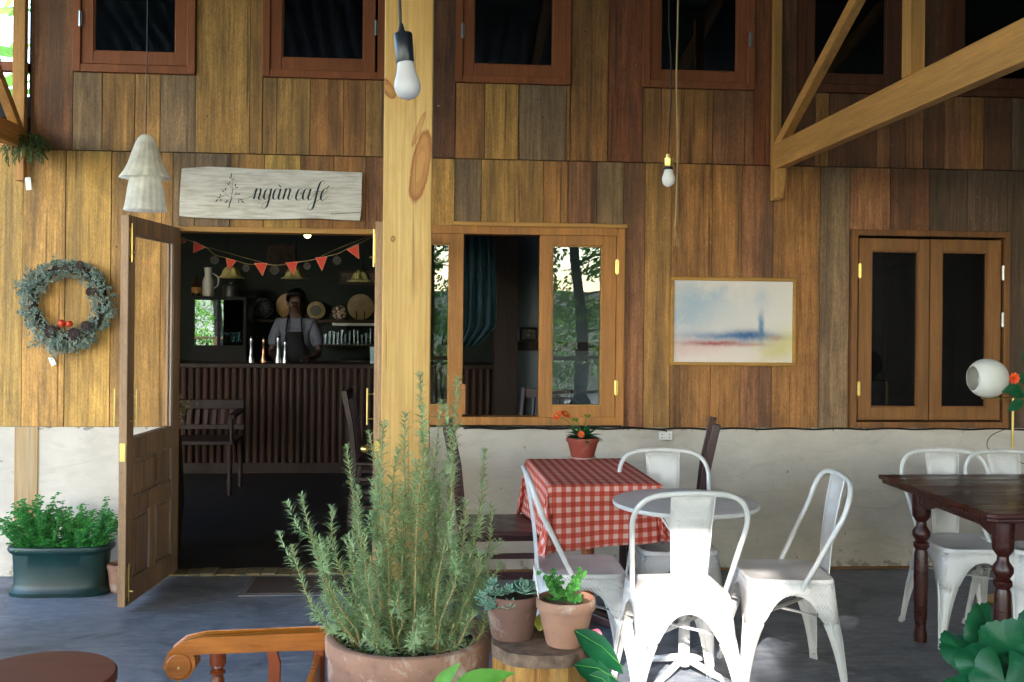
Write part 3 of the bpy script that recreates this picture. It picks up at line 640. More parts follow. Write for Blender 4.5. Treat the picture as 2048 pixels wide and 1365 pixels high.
# ================================================================= FURNITURE
def rsq(hw, hd, r, n=4):
    """rounded rectangle outline, counter-clockwise"""
    pts = []
    for cx, cy, a0 in ((hw-r, hd-r, 0), (-hw+r, hd-r, 90), (-hw+r, -hd+r, 180), (hw-r, -hd+r, 270)):
        for k in range(n+1):
            g = R(a0+90*k/n); pts.append((cx+r*math.cos(g), cy+r*math.sin(g)))
    return pts
def steel_chair(label, loc, rz):
    """faces +Y"""
    t = thing('metal_chair', label, 'chair', (0, 0, 0), 0, 'white perforated metal chairs')
    def hw(z): return .178+.040*(1-min(1, z/.44))
    # seat pan with rolled edge and skirt, arched between the legs
    sq = MB(); N = 24; lev = [(.02, .438), (.10, .438), (.150, .441), (.166, .447), (.174, .446), (.178, .438), (.1785, .425)]
    for (h, z) in lev:
        r = min(.055, h*.6); pts = rsq(h, h, r, 5); sq.v += [V((x, y, z)) for x, y in pts]
    N = len(rsq(.1, .1, .03, 5))
    for j in range(len(lev)-1):
        for k in range(N): k2 = (k+1) % N; sq.f.append((j*N+k, j*N+k2, (j+1)*N+k2, (j+1)*N+k))
    sq.f.append(tuple(reversed(range(N))))
    seat = sq.build('seat', m_perf, t, smooth=True, solid=.002)
    ar = lambda q: .385*max(0, 1-(abs(q)/.87)**2.3)**(1/1.75)
    zc_ = .27
    sk = MB()
    for side in range(4):
        rot = Matrix.Rotation(side*math.pi/2, 3, 'Z'); cols = 25
        for c in range(cols):
            s = -1+2*c/(cols-1); ztop = .430; zb = max(zc_, ar(s))
            for j in range(4):
                z = ztop+(zb-ztop)*j/3; h = hw(z); r = .045*(z/.44)+.012
                x = s*h; y = h
                # pull the corner in to round it
                ex = max(0, abs(x)-(h-r)); y = h-r+math.sqrt(max(0, r*r-ex*ex)) if ex > 0 else h
                if abs(s) > .999: x = math.copysign(h-r*.293, s); y = h-r*.293
                sk.v.append(rot @ V((x, y, z)))
        o = side*cols*4
        for c in range(cols-1):
            for j in range(3): a = o+c*4+j; sk.f.append((a, a+1, a+5, a+4))
    sk.build('skirt', m_perf, t, smooth=True, solid=.002)
    for sx in (-1, 1):
        for sy in (-1, 1):
            lg = MB(); rows = 9
            for j in range(rows):
                z = zc_+.003-(zc_+.003)*j/(rows-1); h = hw(z); q = .87*(1-(min(z, .384)/.385)**1.75)**(1/2.3) if z > 0 else .87
                w = h*(1-q); w = max(w, .026); r = .045*(z/.44)+.012
                prof = [(h-w, h-.004), (h-w*.55, h), (h-max(r, .012), h)]
                for k in range(1, 4): g = R(90-22.5*k); prof.append((h-r+r*math.cos(g), h-r+r*math.sin(g)))
                prof += [(h, h-max(r, .012)), (h, h-w*.55), (h-.004, h-w)]
                lg.v += [V((sx*x, sy*y, z)) for x, y in prof]
            m = 9
            for j in range(rows-1):
                for k in range(m-1): a = j*m+k; lg.f.append((a, a+1, a+m+1, a+m))
            # pressed rib down each face of the leg
            l = lg.build('leg', m_wsteel, t, smooth=True, solid=.003)
            MB().tube([(sx*.2115, sy*.2115, .0), (sx*.2095, sy*.2095, .022)], [.013, .011], 8).build('foot_cap', m_wsteel, l)
            rb = MB(); rb.tube([(sx*(hw(.05)-.016), sy*(hw(.05)+.001), .05), (sx*(hw(.2)-.030), sy*(hw(.2)+.001), .2), (sx*(hw(.30)-.050), sy*(hw(.3)+.001), .30)], [.003, .006, .003], 6)
            rb.tube([(sx*(hw(.05)+.001), sy*(hw(.05)-.016), .05), (sx*(hw(.2)+.001), sy*(hw(.2)-.030), .2), (sx*(hw(.30)+.001), sy*(hw(.3)-.050), .30)], [.003, .006, .003], 6)
            rb.build('pressed_rib', m_wsteel, l, smooth=True)
    cb = MB(); h = .172
    cb.bar((-h, -h, .285), (h, h, .285), .022, .003); cb.bar((-h, h, .290), (h, -h, .290), .022, .003); cb.build('cross_brace', m_wsteel, t)
    # hoop back
    ctl = [(.176, -.035, .405), (.186, -.052, .445), (.196, -.09, .52), (.207, -.135, .61), (.218, -.182, .70), (.220, -.198, .745), (.208, -.214, .79), (.178, -.226, .825), (.13, -.234, .843), (.06, -.238, .850), (0, -.239, .852)]
    pts = ctl+[(-x, y, z) for x, y, z in reversed(ctl[:-1])]
    MB().tube(smooth_path(pts, 3), .0105, 10).build('back_frame', m_wsteel, t, smooth=True)
    bp = MB(); rows = 10; cols = 7
    for j in range(rows):
        q = j/(rows-1); z = .425+.417*q; y = -.180-.056*q+.010*math.sin(math.pi*q); w = .062+.022*q
        for c in range(cols):
            s = -1+2*c/(cols-1); bp.v.append(V((s*w, y-.008*(1-s*s)+.0, z)))
    for j in range(rows-1):
        for c in range(cols-1): a = j*cols+c; bp.f.append((a, a+1, a+cols+1, a+cols))
    b = bp.build('backrest', m_perf, t, smooth=True, solid=.0018)
    e = MB()
    for s in (-1, 1): e.tube([(s*(.062+.022*q), -.180-.056*q+.010*math.sin(math.pi*q), .425+.417*q) for q in [k/9 for k in range(10)]], .0028, 6)
    e.build('rolled_edge', m_wsteel, b, smooth=True)
    t.location = loc; t.rotation_euler = (0, 0, rz); ORG[t.name] = V((0, 0, 0))
    return t
def smooth_path(pts, k=4):
    pts = [V(p) for p in pts]; n = len(pts); out = []
    for i in range(n-1):
        p0 = pts[max(i-1, 0)]; p1 = pts[i]; p2 = pts[i+1]; p3 = pts[min(i+2, n-1)]
        for j in range(k):
            t = j/k; out.append(.5*((2*p1)+(p2-p0)*t+(2*p0-5*p1+4*p2-p3)*t*t+(-p0+3*p1-3*p2+p3)*t**3))
    out.append(pts[-1]); return out
def fl(p): return V((p.x, p.y, 0))
c1 = steel_chair('white metal chair standing back-on in front of the round table, half in sunlight', fl(P(1357, 700, 3.93)), R(1))
CH = 'white perforated metal chairs'
dup(c1, fl(P(1350, 700, 4.67)), R(180), 'white metal chair behind the round table, facing it with its back to the plaster wall')
dup(c1, fl(P(1163, 700, 4.25)), R(-91), 'white metal chair side-on between the gingham cloth and the small succulent pots')
dup(c1, fl(P(1567, 700, 4.2)), R(86), 'white metal chair side-on between the round table and the dark table')
dup(c1, fl(P(1932, 700, 4.77)), R(178), 'white metal chair tucked behind the dark table by its cut corner')
dup(c1, fl(P(2068, 700, 4.76)), R(182), 'white metal chair behind the dark table under the globe lamp, mostly out of view')
dup(c1, fl(P(-150, 700, 4.3)), R(92), 'metal chair of which only the back hoop shows beside the teal planter')
# round white table
tc = PF(1371, 1003, .73); r_ = (PF(1515, 1003, .73)-PF(1227, 1003, .73)).length/2
tb = thing('round_table', 'small round white metal table with splayed legs among the metal chairs', 'table', fl(tc))
MB().lathe([(.001, .712), (r_-.012, .712), (r_-.002, .716), (r_, .724), (r_-.003, .731), (r_-.012, .733), (.001, .733)], fl(tc), 56).build('tabletop', m_wsteel, tb, smooth=True)
for k in range(4):
    g = R(45+90*k); MB().bar(fl(tc)+V((.16*math.cos(g), .16*math.sin(g), .705)), fl(tc)+V((.03*math.cos(g), .03*math.sin(g), .56)), .03, .008).build('strut', m_wsteel, tb)
MB().tube([fl(tc)+V((0, 0, .04)), fl(tc)+V((0, 0, .711))], .024, 14).build('column', m_wsteel, tb, smooth=True)
for k in range(4):
    g = R(45+90*k); MB().tube([fl(tc)+V((.02*math.cos(g), .02*math.sin(g), .07)), fl(tc)+V((.12*math.cos(g), .12*math.sin(g), .04)), fl(tc)+V((.24*math.cos(g), .24*math.sin(g), .012))], [.016, .014, .012], 8).build('leg', m_wsteel, tb, smooth=True)

# gingham table
def gingham():
    g = G('red_gingham_cotton'); uv = g.n('UVMap').outputs[0]; s = g.n('SeparateXYZ', {0: uv}); k = 1/.0218
    fa = g.mth('MODULO', g.mth('FLOOR', g.mth('ADD', g.mth('MULTIPLY', s.outputs[0], k), 200.3)), 2.0); fb = g.mth('MODULO', g.mth('FLOOR', g.mth('ADD', g.mth('MULTIPLY', s.outputs[1], k), 200.1)), 2.0)
    sm = g.mth('MULTIPLY', g.mth('ADD', fa, fb), .5)
    th = g.noise(g.n('VectorMath', {0: uv, 1: (1, 1, 1)}, operation='MULTIPLY').outputs[0], 900, 2)
    c = g.mix(g.ramp(sm, 0, .5), lin('#dcb0a8'), lin('#c85a48')); c = g.mix(g.ramp(sm, .5, 1), c, lin('#b02c18'))
    c = g.mix(g.mth('MULTIPLY', g.ramp(th, .35, .65), .18), c, lin('#dcb0a2'))
    g.bump(th, .15, .002)
    return g.fin(c, .9, spec=.15)
gc = [PF(u, v, .75) for u, v in ((1065, 918), (1253, 917), (1311, 968), (1085, 970))]
gcen = (gc[0]+gc[1]+gc[2]+gc[3])/4; gw, gd = .50, .80; gyc = W-.10-gd/2-.06
gt = thing('cafe_table', 'small wooden pedestal table under the red gingham cloth', 'table', (gcen.x, gcen.y, 0))
c0 = fl(gcen)
MB().box(c0.x-gw/2+.01, c0.x+gw/2-.01, c0.y-gd/2+.01, c0.y+gd/2-.01, .715, .742).build('tabletop', m_chairwood, gt, bev=.004)
MB().tube([c0+V((0, 0, .05)), c0+V((0, 0, .714))], .032, 16).build('column', wood('table_leg_wood', '#8c4a28', 'Z', .4, .1, 0), gt, smooth=True)
for k in range(4):
    g = R(45+90*k); MB().bar(c0+V((0, 0, .05)), c0+V((.26*math.cos(g), .26*math.sin(g), .02)), .06, .04).build('foot', m_chairwood, gt, bev=.004)
def cloth():
    me_v, uvs, fs = [], [], []; ov = .285; nx, ny = 64, 84
    A, B = gw/2+.004, gd/2+.004
    def axis(n, h): return [(-h-ov)+(2*(h+ov))*i/(n-1) for i in range(n)]
    xs, ys = axis(nx, A), axis(ny, B)
    for y in ys:
        for x in xs:
            dx = max(0, abs(x)-A); dy = max(0, abs(y)-B); sx = math.copysign(1, x); sy = math.copysign(1, y)
            bx = max(-A, min(A, x)); by = max(-B, min(B, y)); r = math.hypot(dx, dy)
            if r < 1e-6: p = V((bx, by, .748))
            else:
                ph = math.atan2(dy, dx); fold = math.sin(2*ph)**2
                rd = min(r, .02); dr = r
                out = .006+.018*min(1, r/.25)*(.4+.6*math.sin(x*21+y*14+1)*1) + .10*fold*(r/.38)*(.75+.25*math.sin(3.7*ph*2))
                if dx > 0 and dy > 0:
                    wv = .030*math.sin(ph*9)*(r/.3); ang = ph
                    p = V((bx+sx*(out*math.cos(ang)-wv*math.sin(ang)), by+sy*(out*math.sin(ang)+wv*math.cos(ang)), 0))
                    dr = r*(1-.06*fold)
                else: p = V((bx+(sx*out if dx > 0 else 0), by+(sy*out if dy > 0 else 0), 0))
                p.z = .748-max(0, dr-.006)-.0*rd
                sagl = .02*(x/A if dy > 0 and sy < 0 else 0); p.z -= sagl*(-1)*(r/.28)
            me_v.append(p); uvs.append((x, y))
    for j in range(ny-1):
        for i in range(nx-1): a = j*nx+i; fs.append((a, a+1, a+nx+1, a+nx))
    me = bpy.data.meshes.new('tablecloth'); me.from_pydata([tuple(p) for p in me_v], [], fs)
    ul = me.uv_layers.new(name='UVMap')
    for l in me.loops: ul.data[l.index].uv = uvs[l.vertex_index]
    me.polygons.foreach_set('use_smooth', [True]*len(me.polygons)); me.materials.append(gingham())
    o = bpy.data.objects.new('tablecloth', me); COL.objects.link(o); o.location = c0; o.rotation_euler = (0, 0, R(2.0))
    m = o.modifiers.new('solid', 'SOLIDIFY'); m.thickness = .0015; m.offset = 1
    return tag(o, 'red and white gingham tablecloth hanging over the small table by the window', 'tablecloth')
cloth()
# dark wooden chairs either side of it
def wood_chair(label, loc, rz):
    t = thing('wooden_chair', label, 'chair', (0, 0, 0), 0, 'dark wooden dining chairs')
    s = MB(); s.prism([(-.21, -.20), (.21, -.20), (.225, .21), (-.225, .21)], .435, .462, ax=lambda x, y, z: V((x, z, y))); s.build('seat', m_chairwood, t, bev=.008)
    for sx in (-1, 1):
        l = MB(); l.bar((sx*.19, .185, 0), (sx*.19, .185, .434), .036, .036); l.build('leg', m_chairwood, t, bev=.004)
        l = MB()
        pts = [(sx*.185, -.235, 0), (sx*.185, -.205, .44), (sx*.188, -.235, .72), (sx*.19, -.285, .96)]
        for a, b in zip(pts[:-1], pts[1:]): l.bar(a, V(b)+(V(b)-V(a)).normalized()*.004, .030, .040, (0, 1, 0))
        l.build('leg', m_chairwood, t, bev=.004)
        for z in (.14, .25, .34):
            MB().bar((sx*.19, .165, z), (sx*.186, -.20, z-.005), .016, .026).build('stretcher', m_chairwood, t, bev=.003)
    MB().bar((-.17, .185, .39), (.17, .185, .39), .02, .06).build('seat_rail', m_chairwood, t)
    MB().bar((-.17, .18, .2), (.17, .18, .2), .016, .022).build('stretcher', m_chairwood, t)
    MB().bar((-.175, -.277, .925), (.175, -.277, .925), .022, .075).build('top_rail', m_chairwood, t, bev=.006)
    for x in (-.1, 0, .1): MB().bar((x, -.21, .46), (x, -.272, .89), .028, .010, (1, 0, 0)).build('slat', m_chairwood, t)
    t.location = loc; t.rotation_euler = (0, 0, rz); ORG[t.name] = V((0, 0, 0)); return t
wc = wood_chair('dark wooden chair at the end of the gingham table beside the pine post', fl(P(1010, 700, 5.02)), R(-92))
dup(wc, fl(P(1322, 700, 5.3)), R(77), 'dark wooden chair across the gingham table, hidden behind a white chair')
# dark octagon-cornered table with turned legs
dt = thing('dark_table', 'dark mahogany table with turned legs and moulded edge', 'table', fl(PF(2200, 990, .76)))
q0 = PF(1775, 950, .76); q1 = PF(1975, 1030, .76); tx0 = (q0.x+q1.x)/2-.02; ty0, ty1 = q1.y, q0.y
tpoly = [(tx0+.0, ty1), (tx0+.0, ty0+.02), (tx0+.03, ty0), (tx0+1.6, ty0), (tx0+1.6, ty1)]
axz = lambda x, y, z: V((x, z, y))
MB().prism(tpoly, .742, .762, ax=axz).build('tabletop', m_mahog, dt, bev=.005, seg=2)
ip = [(x+(.012 if i < 3 else -.012 if i > 2 else 0), z+(.012 if z < ty1-.1 else -.012)) for i, (x, z) in enumerate(tpoly)]
MB().prism(ip, .722, .7415, ax=axz).build('edge_moulding', m_mahog, dt, bev=.008, seg=3)
lx0 = P(1868, 1000, 4.55).x; lx = [(lx0, ty1-.12), (lx0, ty0+.17), (lx0+1.3, ty1-.12), (lx0+1.3, ty0+.17)]
MB().box(lx0-.03, lx0+1.33, ty0+.145, ty0+.165, .625, .7215).build('apron', m_mahog, dt, bev=.003)
MB().box(lx0-.03, lx0+1.33, ty1-.115, ty1-.095, .625, .7215).build('apron', m_mahog, dt, bev=.003)
ap = MB(); ap.prism([(ty0+.17, .7213), (ty0+.17, .655), (ty0+.22, .635), (ty0+.30, .66), (ty1-.30, .66), (ty1-.2, .63), (ty1-.1, .655), (ty1-.1, .7213)], lx0-.028, lx0-.004, ax=lambda x, y, z: V((y, x, z))); ap.build('apron', m_mahog, dt, bev=.003)
lp = [(.028, 0), (.030, .03), (.024, .07), (.030, .12), (.033, .30), (.031, .41), (.026, .43), (.036, .445), (.036, .46), (.026, .47), (.040, .495), (.040, .515), (.024, .54), (.022, .56), (.040, .585), (.042, .60), (.042, .7212)]
for x, y in lx: MB().lathe(lp, (x, y, 0), 20).build('leg', m_mahog, dt, smooth=True)
# globe lamp, vase of flowers at its side
gl = P(1975, 757, 5.3); rg = 39/F*5.3
lm = thing('floor_lamp', 'brass floor lamp with a cut white paper globe beside the closed window', 'lamp', fl(P(2026, 900, 5.32)))
gs = MB(); seg, rings = 40, 20
for j in range(rings+1):
    a = R(38)+(math.pi-R(38))*j/rings
    for k in range(seg): g = 2*math.pi*k/seg; gs.v.append(gl+V((-rg*math.cos(a), rg*math.sin(a)*math.cos(g), rg*math.sin(a)*math.sin(g))))
for j in range(rings):
    for k in range(seg): k2 = (k+1) % seg; gs.f.append((j*seg+k, j*seg+k2, (j+1)*seg+k2, (j+1)*seg+k))
gs.build('lamp_shade', plain('rice_paper_shade', '#dcd8d0', .85, var=.04, scale=6, bump=.1), lm, smooth='all', solid=.002)
sp = P(2026, 797, 5.32)
MB().tube([sp, fl(sp)+V((0, 0, .02))], .007, 8).build('stand', m_brass, lm, smooth=True)
MB().tube([sp, V((gl.x-.02, gl.y+.02, sp.z)), V((gl.x-.02, gl.y+.02, gl.z-rg*.8))], .005, 8).build('arm', m_brass, lm, smooth=True)
MB().lathe([(.001, 0), (.13, 0), (.13, .012), (.02, .02), (.001, .02)], fl(sp), 28).build('lamp_base', m_brass, lm)
MB().sphere(gl+V((-.02, 0, -.01)), .03, 12, 8).build('bulb', m_white, lm, smooth=True)
wr_ = MB(); pts = smooth_path([P(2040, 850, 5.45), P(1985, 870, 5.5), P(1975, 895, 5.5), P(2000, 910, 5.5), P(2040, 925, 5.5), P(2075, 960, 5.5), fl(P(2075, 960, 5.5))+V((0, 0, .01))], 6)
tag(MB().tube(pts, .0025, 5).build('lamp_cord', m_black, None), 'thin dark cord looping against the plaster by the floor lamp', 'cord')
def flower_vase():
    b = P(2105, 960, 4.25); b.z = .7625
    t = thing('flower_vase', 'vase of orange flowers with green leaves on the dark table', 'vase', b)
    MB().lathe([(.03, 0), (.045, .03), (.05, .08), (.035, .15), (.025, .18), (.03, .2)], b, 20).build('vase_body', m_teal, t, smooth=True)
    for u, v, d in ((2028, 757, 4.25), (2080, 740, 4.3)):
        p = P(u, v, d); st = MB().tube(smooth_path([b+V((0, 0, .18)), (b+p)/2+V((.02, 0, .08)), p]), .003, 6).build('stem', m_geran, t, smooth=True)
        f = MB()
        for ring, (n, L, el) in enumerate(((9, .028, 10), (8, .022, 45), (5, .015, 75))):
            for k in range(n):
                g = 2*math.pi*k/n+ring; d_ = V((math.cos(g)*math.cos(R(el)), -math.sin(R(el))-.1, math.sin(g)*math.cos(R(el)))); f.leaf(p, d_, V((0, -1, 0)), L, .02, .5, .2, 3)
        f.build('flower', m_orange, t)
    for u, v, dx, dz in ((2040, 775, -1, -.2), (2050, 790, -1, .2), (2058, 770, -1, .8), (2060, 740, -.5, 1), (2045, 800, -.8, -.5)):
        p = P(u, v, 4.27); MB().leaf(p, (dx, -.2, dz), (0, -1, .3), .09, .045, .3).build('leaf', m_geran, t)
flower_vase()

# ================================================================= WALL THINGS
# sign
def sign():
    px = lambda sx, sy, y=W-.03: PW(340+sx/5.12, 320+sy/5.12, y)
    out = [(118, 85), (250, 76), (390, 70), (600, 78), (900, 92), (1300, 106), (1700, 122), (1972, 130), (1962, 300), (1960, 480), (1948, 622), (1750, 617), (1500, 600), (1200, 608), (900, 612), (600, 604), (350, 594), (200, 586), (96, 575), (100, 400), (106, 240)]
    pts = [px(a+rng.uniform(-3, 3), b+rng.uniform(-3, 3)) for a, b in out]
    c = px(1030, 345); t = thing('wooden_sign', 'white washed board sign over the door reading ngàn café', 'sign', (c.x, W-.03, c.z))
    MB().prism([(p.x, p.z) for p in pts], W-.030, W-.004).build('sign_board', m_sign(), t, bev=.003)
    crack = MB(); crack.bar(px(1650, 556, W-.0305), px(1955, 538, W-.0305), .0012, .003); crack.build('crack', m_gap, t)
    ink = plain('dark_teal_ink', '#15292e', .7, var=.05)
    def stroke(mb, pts, wmin=3.6, wmax=20, fixed=None, taper=True):
        pp = smooth_path([(a, b, 0) for a, b in pts], 6); n = len(pp); L = []; Rr = []
        for i, p in enumerate(pp):
            d = (pp[min(i+1, n-1)]-pp[max(i-1, 0)]); d = d.normalized() if d.length else V((1, 0, 0))
            # heavy on downstrokes (+y in picture units), hairline going up
            w = fixed if fixed else wmin+(wmax-wmin)*max(0, d.y)**1.6
            nn = V((-d.y, d.x, 0)); nn = V((1, .12, 0)) if (not fixed and d.y > .5) else nn
            L.append(p+nn*w/2); Rr.append(p-nn*w/2)
        o = len(mb.v); yy = W-.0316
        for a, b in zip(L, Rr): mb.v += [px(a.x, a.y, yy), px(b.x, b.y, yy)]
        for i in range(n-1): mb.f.append((o+2*i, o+2*i+1, o+2*i+3, o+2*i+2))
    let = [
     [[(735, 402), (790, 394), (835, 375), (862, 330), (884, 292)], [(888, 292), (874, 345), (857, 402)], [(862, 385), (880, 335), (905, 300), (925, 294), (930, 312), (918, 360), (908, 396), (918, 410), (940, 392), (955, 372)]],
     [[(1024, 312), (1004, 297), (984, 308), (968, 345), (962, 385), (968, 406), (988, 402), (1008, 372), (1030, 318), (1036, 296)], [(1038, 296), (1020, 380), (1000, 455), (984, 488), (962, 500), (942, 488), (944, 462), (972, 438), (1010, 420), (1046, 398), (1062, 372)]],
     [[(1120, 312), (1098, 296), (1078, 308), (1062, 345), (1056, 385), (1062, 406), (1080, 402), (1102, 372), (1124, 318), (1132, 296)], [(1134, 296), (1120, 350), (1110, 392), (1118, 408), (1138, 396), (1158, 372)]],
     [[(1158, 372), (1172, 330), (1186, 294)], [(1190, 292), (1174, 350), (1158, 406)], [(1164, 385), (1182, 335), (1206, 300), (1226, 294), (1231, 312), (1218, 360), (1208, 396), (1220, 411), (1242, 396), (1258, 368)]],
     [[(1346, 338), (1356, 316), (1346, 297), (1324, 300), (1304, 335), (1290, 378), (1292, 404), (1310, 414), (1334, 402), (1358, 368)]],
     [[(1424, 312), (1402, 296), (1382, 308), (1366, 345), (1360, 385), (1366, 408), (1384, 404), (1406, 374), (1432, 318), (1440, 296)], [(1442, 296), (1426, 350), (1414, 394), (1424, 411), (1446, 398), (1480, 356), (1512, 318)]],
     [[(1578, 246), (1586, 230), (1574, 216), (1552, 222), (1532, 250), (1512, 310), (1492, 390), (1474, 460), (1456, 502), (1434, 516), (1414, 504), (1412, 478), (1440, 452), (1490, 430), (1530, 408), (1548, 385)]],
     [[(1548, 385), (1580, 350), (1604, 322), (1606, 300), (1588, 294), (1566, 318), (1548, 362), (1544, 398), (1556, 418), (1580, 412), (1616, 376)]]]
    for L in let:
        mb = MB()
        for s_ in L: stroke(mb, s_)
        mb.build('letter', ink, t)
    mb = MB(); stroke(mb, [(1112, 256), (1138, 282)], fixed=9); stroke(mb, [(1603, 298), (1628, 268)], fixed=9); stroke(mb, [(1476, 326), (1545, 322)], fixed=3.5); mb.sphere((0, 0, 0), 0) if 0 else None
    stroke(mb, [(1336, 344), (1348, 350)], fixed=12); mb.build('accent', ink, t)
    lg = MB()
    stroke(lg, [(602, 492), (612, 450), (628, 400)], fixed=11); stroke(lg, [(628, 402), (636, 340), (640, 300)], fixed=6); stroke(lg, [(640, 300), (636, 230), (628, 150)], fixed=3)
    for b in ([(628, 395), (600, 370), (560, 340)], [(622, 392), (590, 366), (540, 368), (505, 385)], [(560, 368), (500, 385), (478, 415)], [(636, 395), (680, 355), (718, 350)], [(634, 400), (690, 398), (745, 402)], [(700, 402), (730, 415), (752, 432)], [(640, 312), (660, 300), (686, 285)], [(638, 290), (615, 262), (590, 248)], [(640, 215), (655, 195)], [(612, 430), (590, 425), (565, 432)]): stroke(lg, b, fixed=2.6)
    def lens(x, y, a, L=34, wd=11):
        a = R(a); n = 7; top = []; bot = []
        for i in range(n):
            q = i/(n-1); w = wd*math.sin(math.pi*q)/2; cx, cy = x+L*(q-.5)*math.cos(a), y+L*(q-.5)*math.sin(a)
            top.append(px(cx-w*math.sin(a), cy+w*math.cos(a), W-.0316)); bot.append(px(cx+w*math.sin(a), cy-w*math.cos(a), W-.0316))
        o = len(lg.v); lg.v += top+bot
        for i in range(n-1): lg.f.append((o+i, o+i+1, o+n+i+1, o+n+i))
    for x, y, a, L in ((628, 158, 90, 50), (617, 184, 40, 26), (650, 196, -35, 24), (594, 248, 35, 34), (612, 236, 75, 28), (670, 262, 100, 44), (686, 286, -15, 26), (542, 320, 40, 38), (568, 302, 105, 42), (516, 360, 60, 30), (505, 385, 10, 30), (478, 420, 130, 46), (520, 412, 95, 36), (675, 350, 95, 34), (704, 352, -20, 34), (704, 424, 85, 38), (744, 430, 38, 44), (572, 434, -20, 34), (585, 418, -55, 28), (730, 404, 10, 24)): lens(x, y, a, L, 11)
    lg.build('tree_logo', ink, t)
def m_sign():
    g = G('whitewashed_board'); vec = g.obj(False, (1.2, 14, 14)); n1 = g.noise(vec, 5, 7, .7, .4); n2 = g.noise(g.obj(False, (.9, 3, 3)), 6, 5, .6)
    c = g.mix(g.ramp(n1, .42, .68), lin('#e2d9cd'), lin('#b9ad9e')); c = g.mix(g.mth('MULTIPLY', g.ramp(n2, .55, .7), .5), c, lin('#b3a07c'))
    vo = g.noise(g.obj(False, (.8, 30, 30)), 4, 4, .7); c = g.mix(g.mth('MULTIPLY', g.ramp(vo, .66, .72), .6), c, lin('#6c5f4c'))
    g.bump(n1, .4, .003); return g.fin(c, .85, spec=.2)
sign()
# painting
def painting():
    c = [PW(1337, 558), PW(1590, 553), PW(1590, 733), PW(1341, 731)]
    x0, x1 = (c[0].x+c[3].x)/2, (c[1].x+c[2].x)/2; z0, z1 = (c[2].z+c[3].z)/2, (c[0].z+c[1].z)/2
    t = thing('framed_painting', 'soft abstract painting with blue streak and red and yellow washes in a thin gold frame', 'painting', ((x0+x1)/2, W-.015, z0))
    g = G('pastel_canvas'); vec = g.n('TexCoord').outputs['Object']; s = g.n('SeparateXYZ', {0: vec}); Wc, Hc = x1-x0, z1-z0
    u = g.mth('ADD', g.mth('DIVIDE', s.outputs[0], Wc), .5); v = g.mth('DIVIDE', s.outputs[2], Hc)
    nz = g.mth('SUBTRACT', g.noise(vec, 9, 5, .65), .5); nf = g.noise(vec, 60, 4, .7)
    def gauss(cu, cv, ru, rv, wob=.12, pw=2.0):
        a = g.mth('DIVIDE', g.mth('SUBTRACT', g.mth('ADD', u, g.mth('MULTIPLY', nz, wob)), cu), ru); b = g.mth('DIVIDE', g.mth('SUBTRACT', g.mth('ADD', v, g.mth('MULTIPLY', nz, wob)), cv), rv)
        d = g.mth('ADD', g.mth('POWER', g.mth('ABSOLUTE', a), pw), g.mth('POWER', g.mth('ABSOLUTE', b), pw)); return g.mth('MULTIPLY', g.mth('EXPONENT', g.mth('MULTIPLY', d, -1.0)), g.ramp(nf, .25, .6, .7, 1.0))
    c_ = lin('#e2d6cc')
    for m, col, st in ((gauss(.15, .62, .2, .3, .5), '#8fa9bd', .75), (gauss(.28, .75, .22, .14, .5), '#9db4c4', .6), (gauss(.52, .55, .3, .2, .4), '#c2c8cc', .4), (gauss(.72, .78, .06, .12, .2), '#b4bfc8', .6),
                       (gauss(.2, .2, .35, .10, .2), '#dcaaa0', .55), (gauss(.36, .255, .27, .030, .06), '#a3403c', .95), (gauss(.65, .24, .14, .02, .05), '#b9605a', .5), (gauss(.5, .335, .42, .045, .09), '#3f6f9c', .85), (gauss(.62, .35, .16, .06, .08), '#2c5c90', .95), (gauss(.722, .43, .022, .17, .03, 3.0), '#4a7aa2', .9),
                       (gauss(.85, .17, .16, .13, .25), '#c9b84a', .65), (gauss(.95, .3, .1, .12, .2), '#cfc05c', .6), (gauss(.83, .31, .07, .03, .08), '#b07a6a', .6), (gauss(.45, .08, .5, .06, .2), '#e4cfc4', .6)):
        c_ = g.mix(g.mth('MULTIPLY', m, st), c_, lin(col))
    g.bump(nf, .2, .002); g.fin(c_, .8, spec=.2)
    fw = .0215; m_gold = wood('gold_frame_wood', '#b07f36', 'X', .45, .1, 0, contrast=.5)
    MB().box(x0+fw*.8, x1-fw*.8, W-.016, W-.004, z0+fw*.8, z1-fw*.8).build('canvas', g.m, t)
    for a in ((x0, x0+fw, z0+fw, z1-fw), (x1-fw, x1, z0+fw, z1-fw), (x0, x1, z0, z0+fw), (x0, x1, z1-fw, z1)): MB().box(a[0], a[1], W-.026, W-.003, a[2], a[3]).build('frame_side', m_gold, t, bev=.004)
    m = MB(); k = PW(1467, 545, W-.008); m.tube([(x0+.35*Wc, W-.008, z1), k, (x0+.65*Wc, W-.008, z1)], .0012, 4); m.build('hanging_string', m_string, t)
painting()
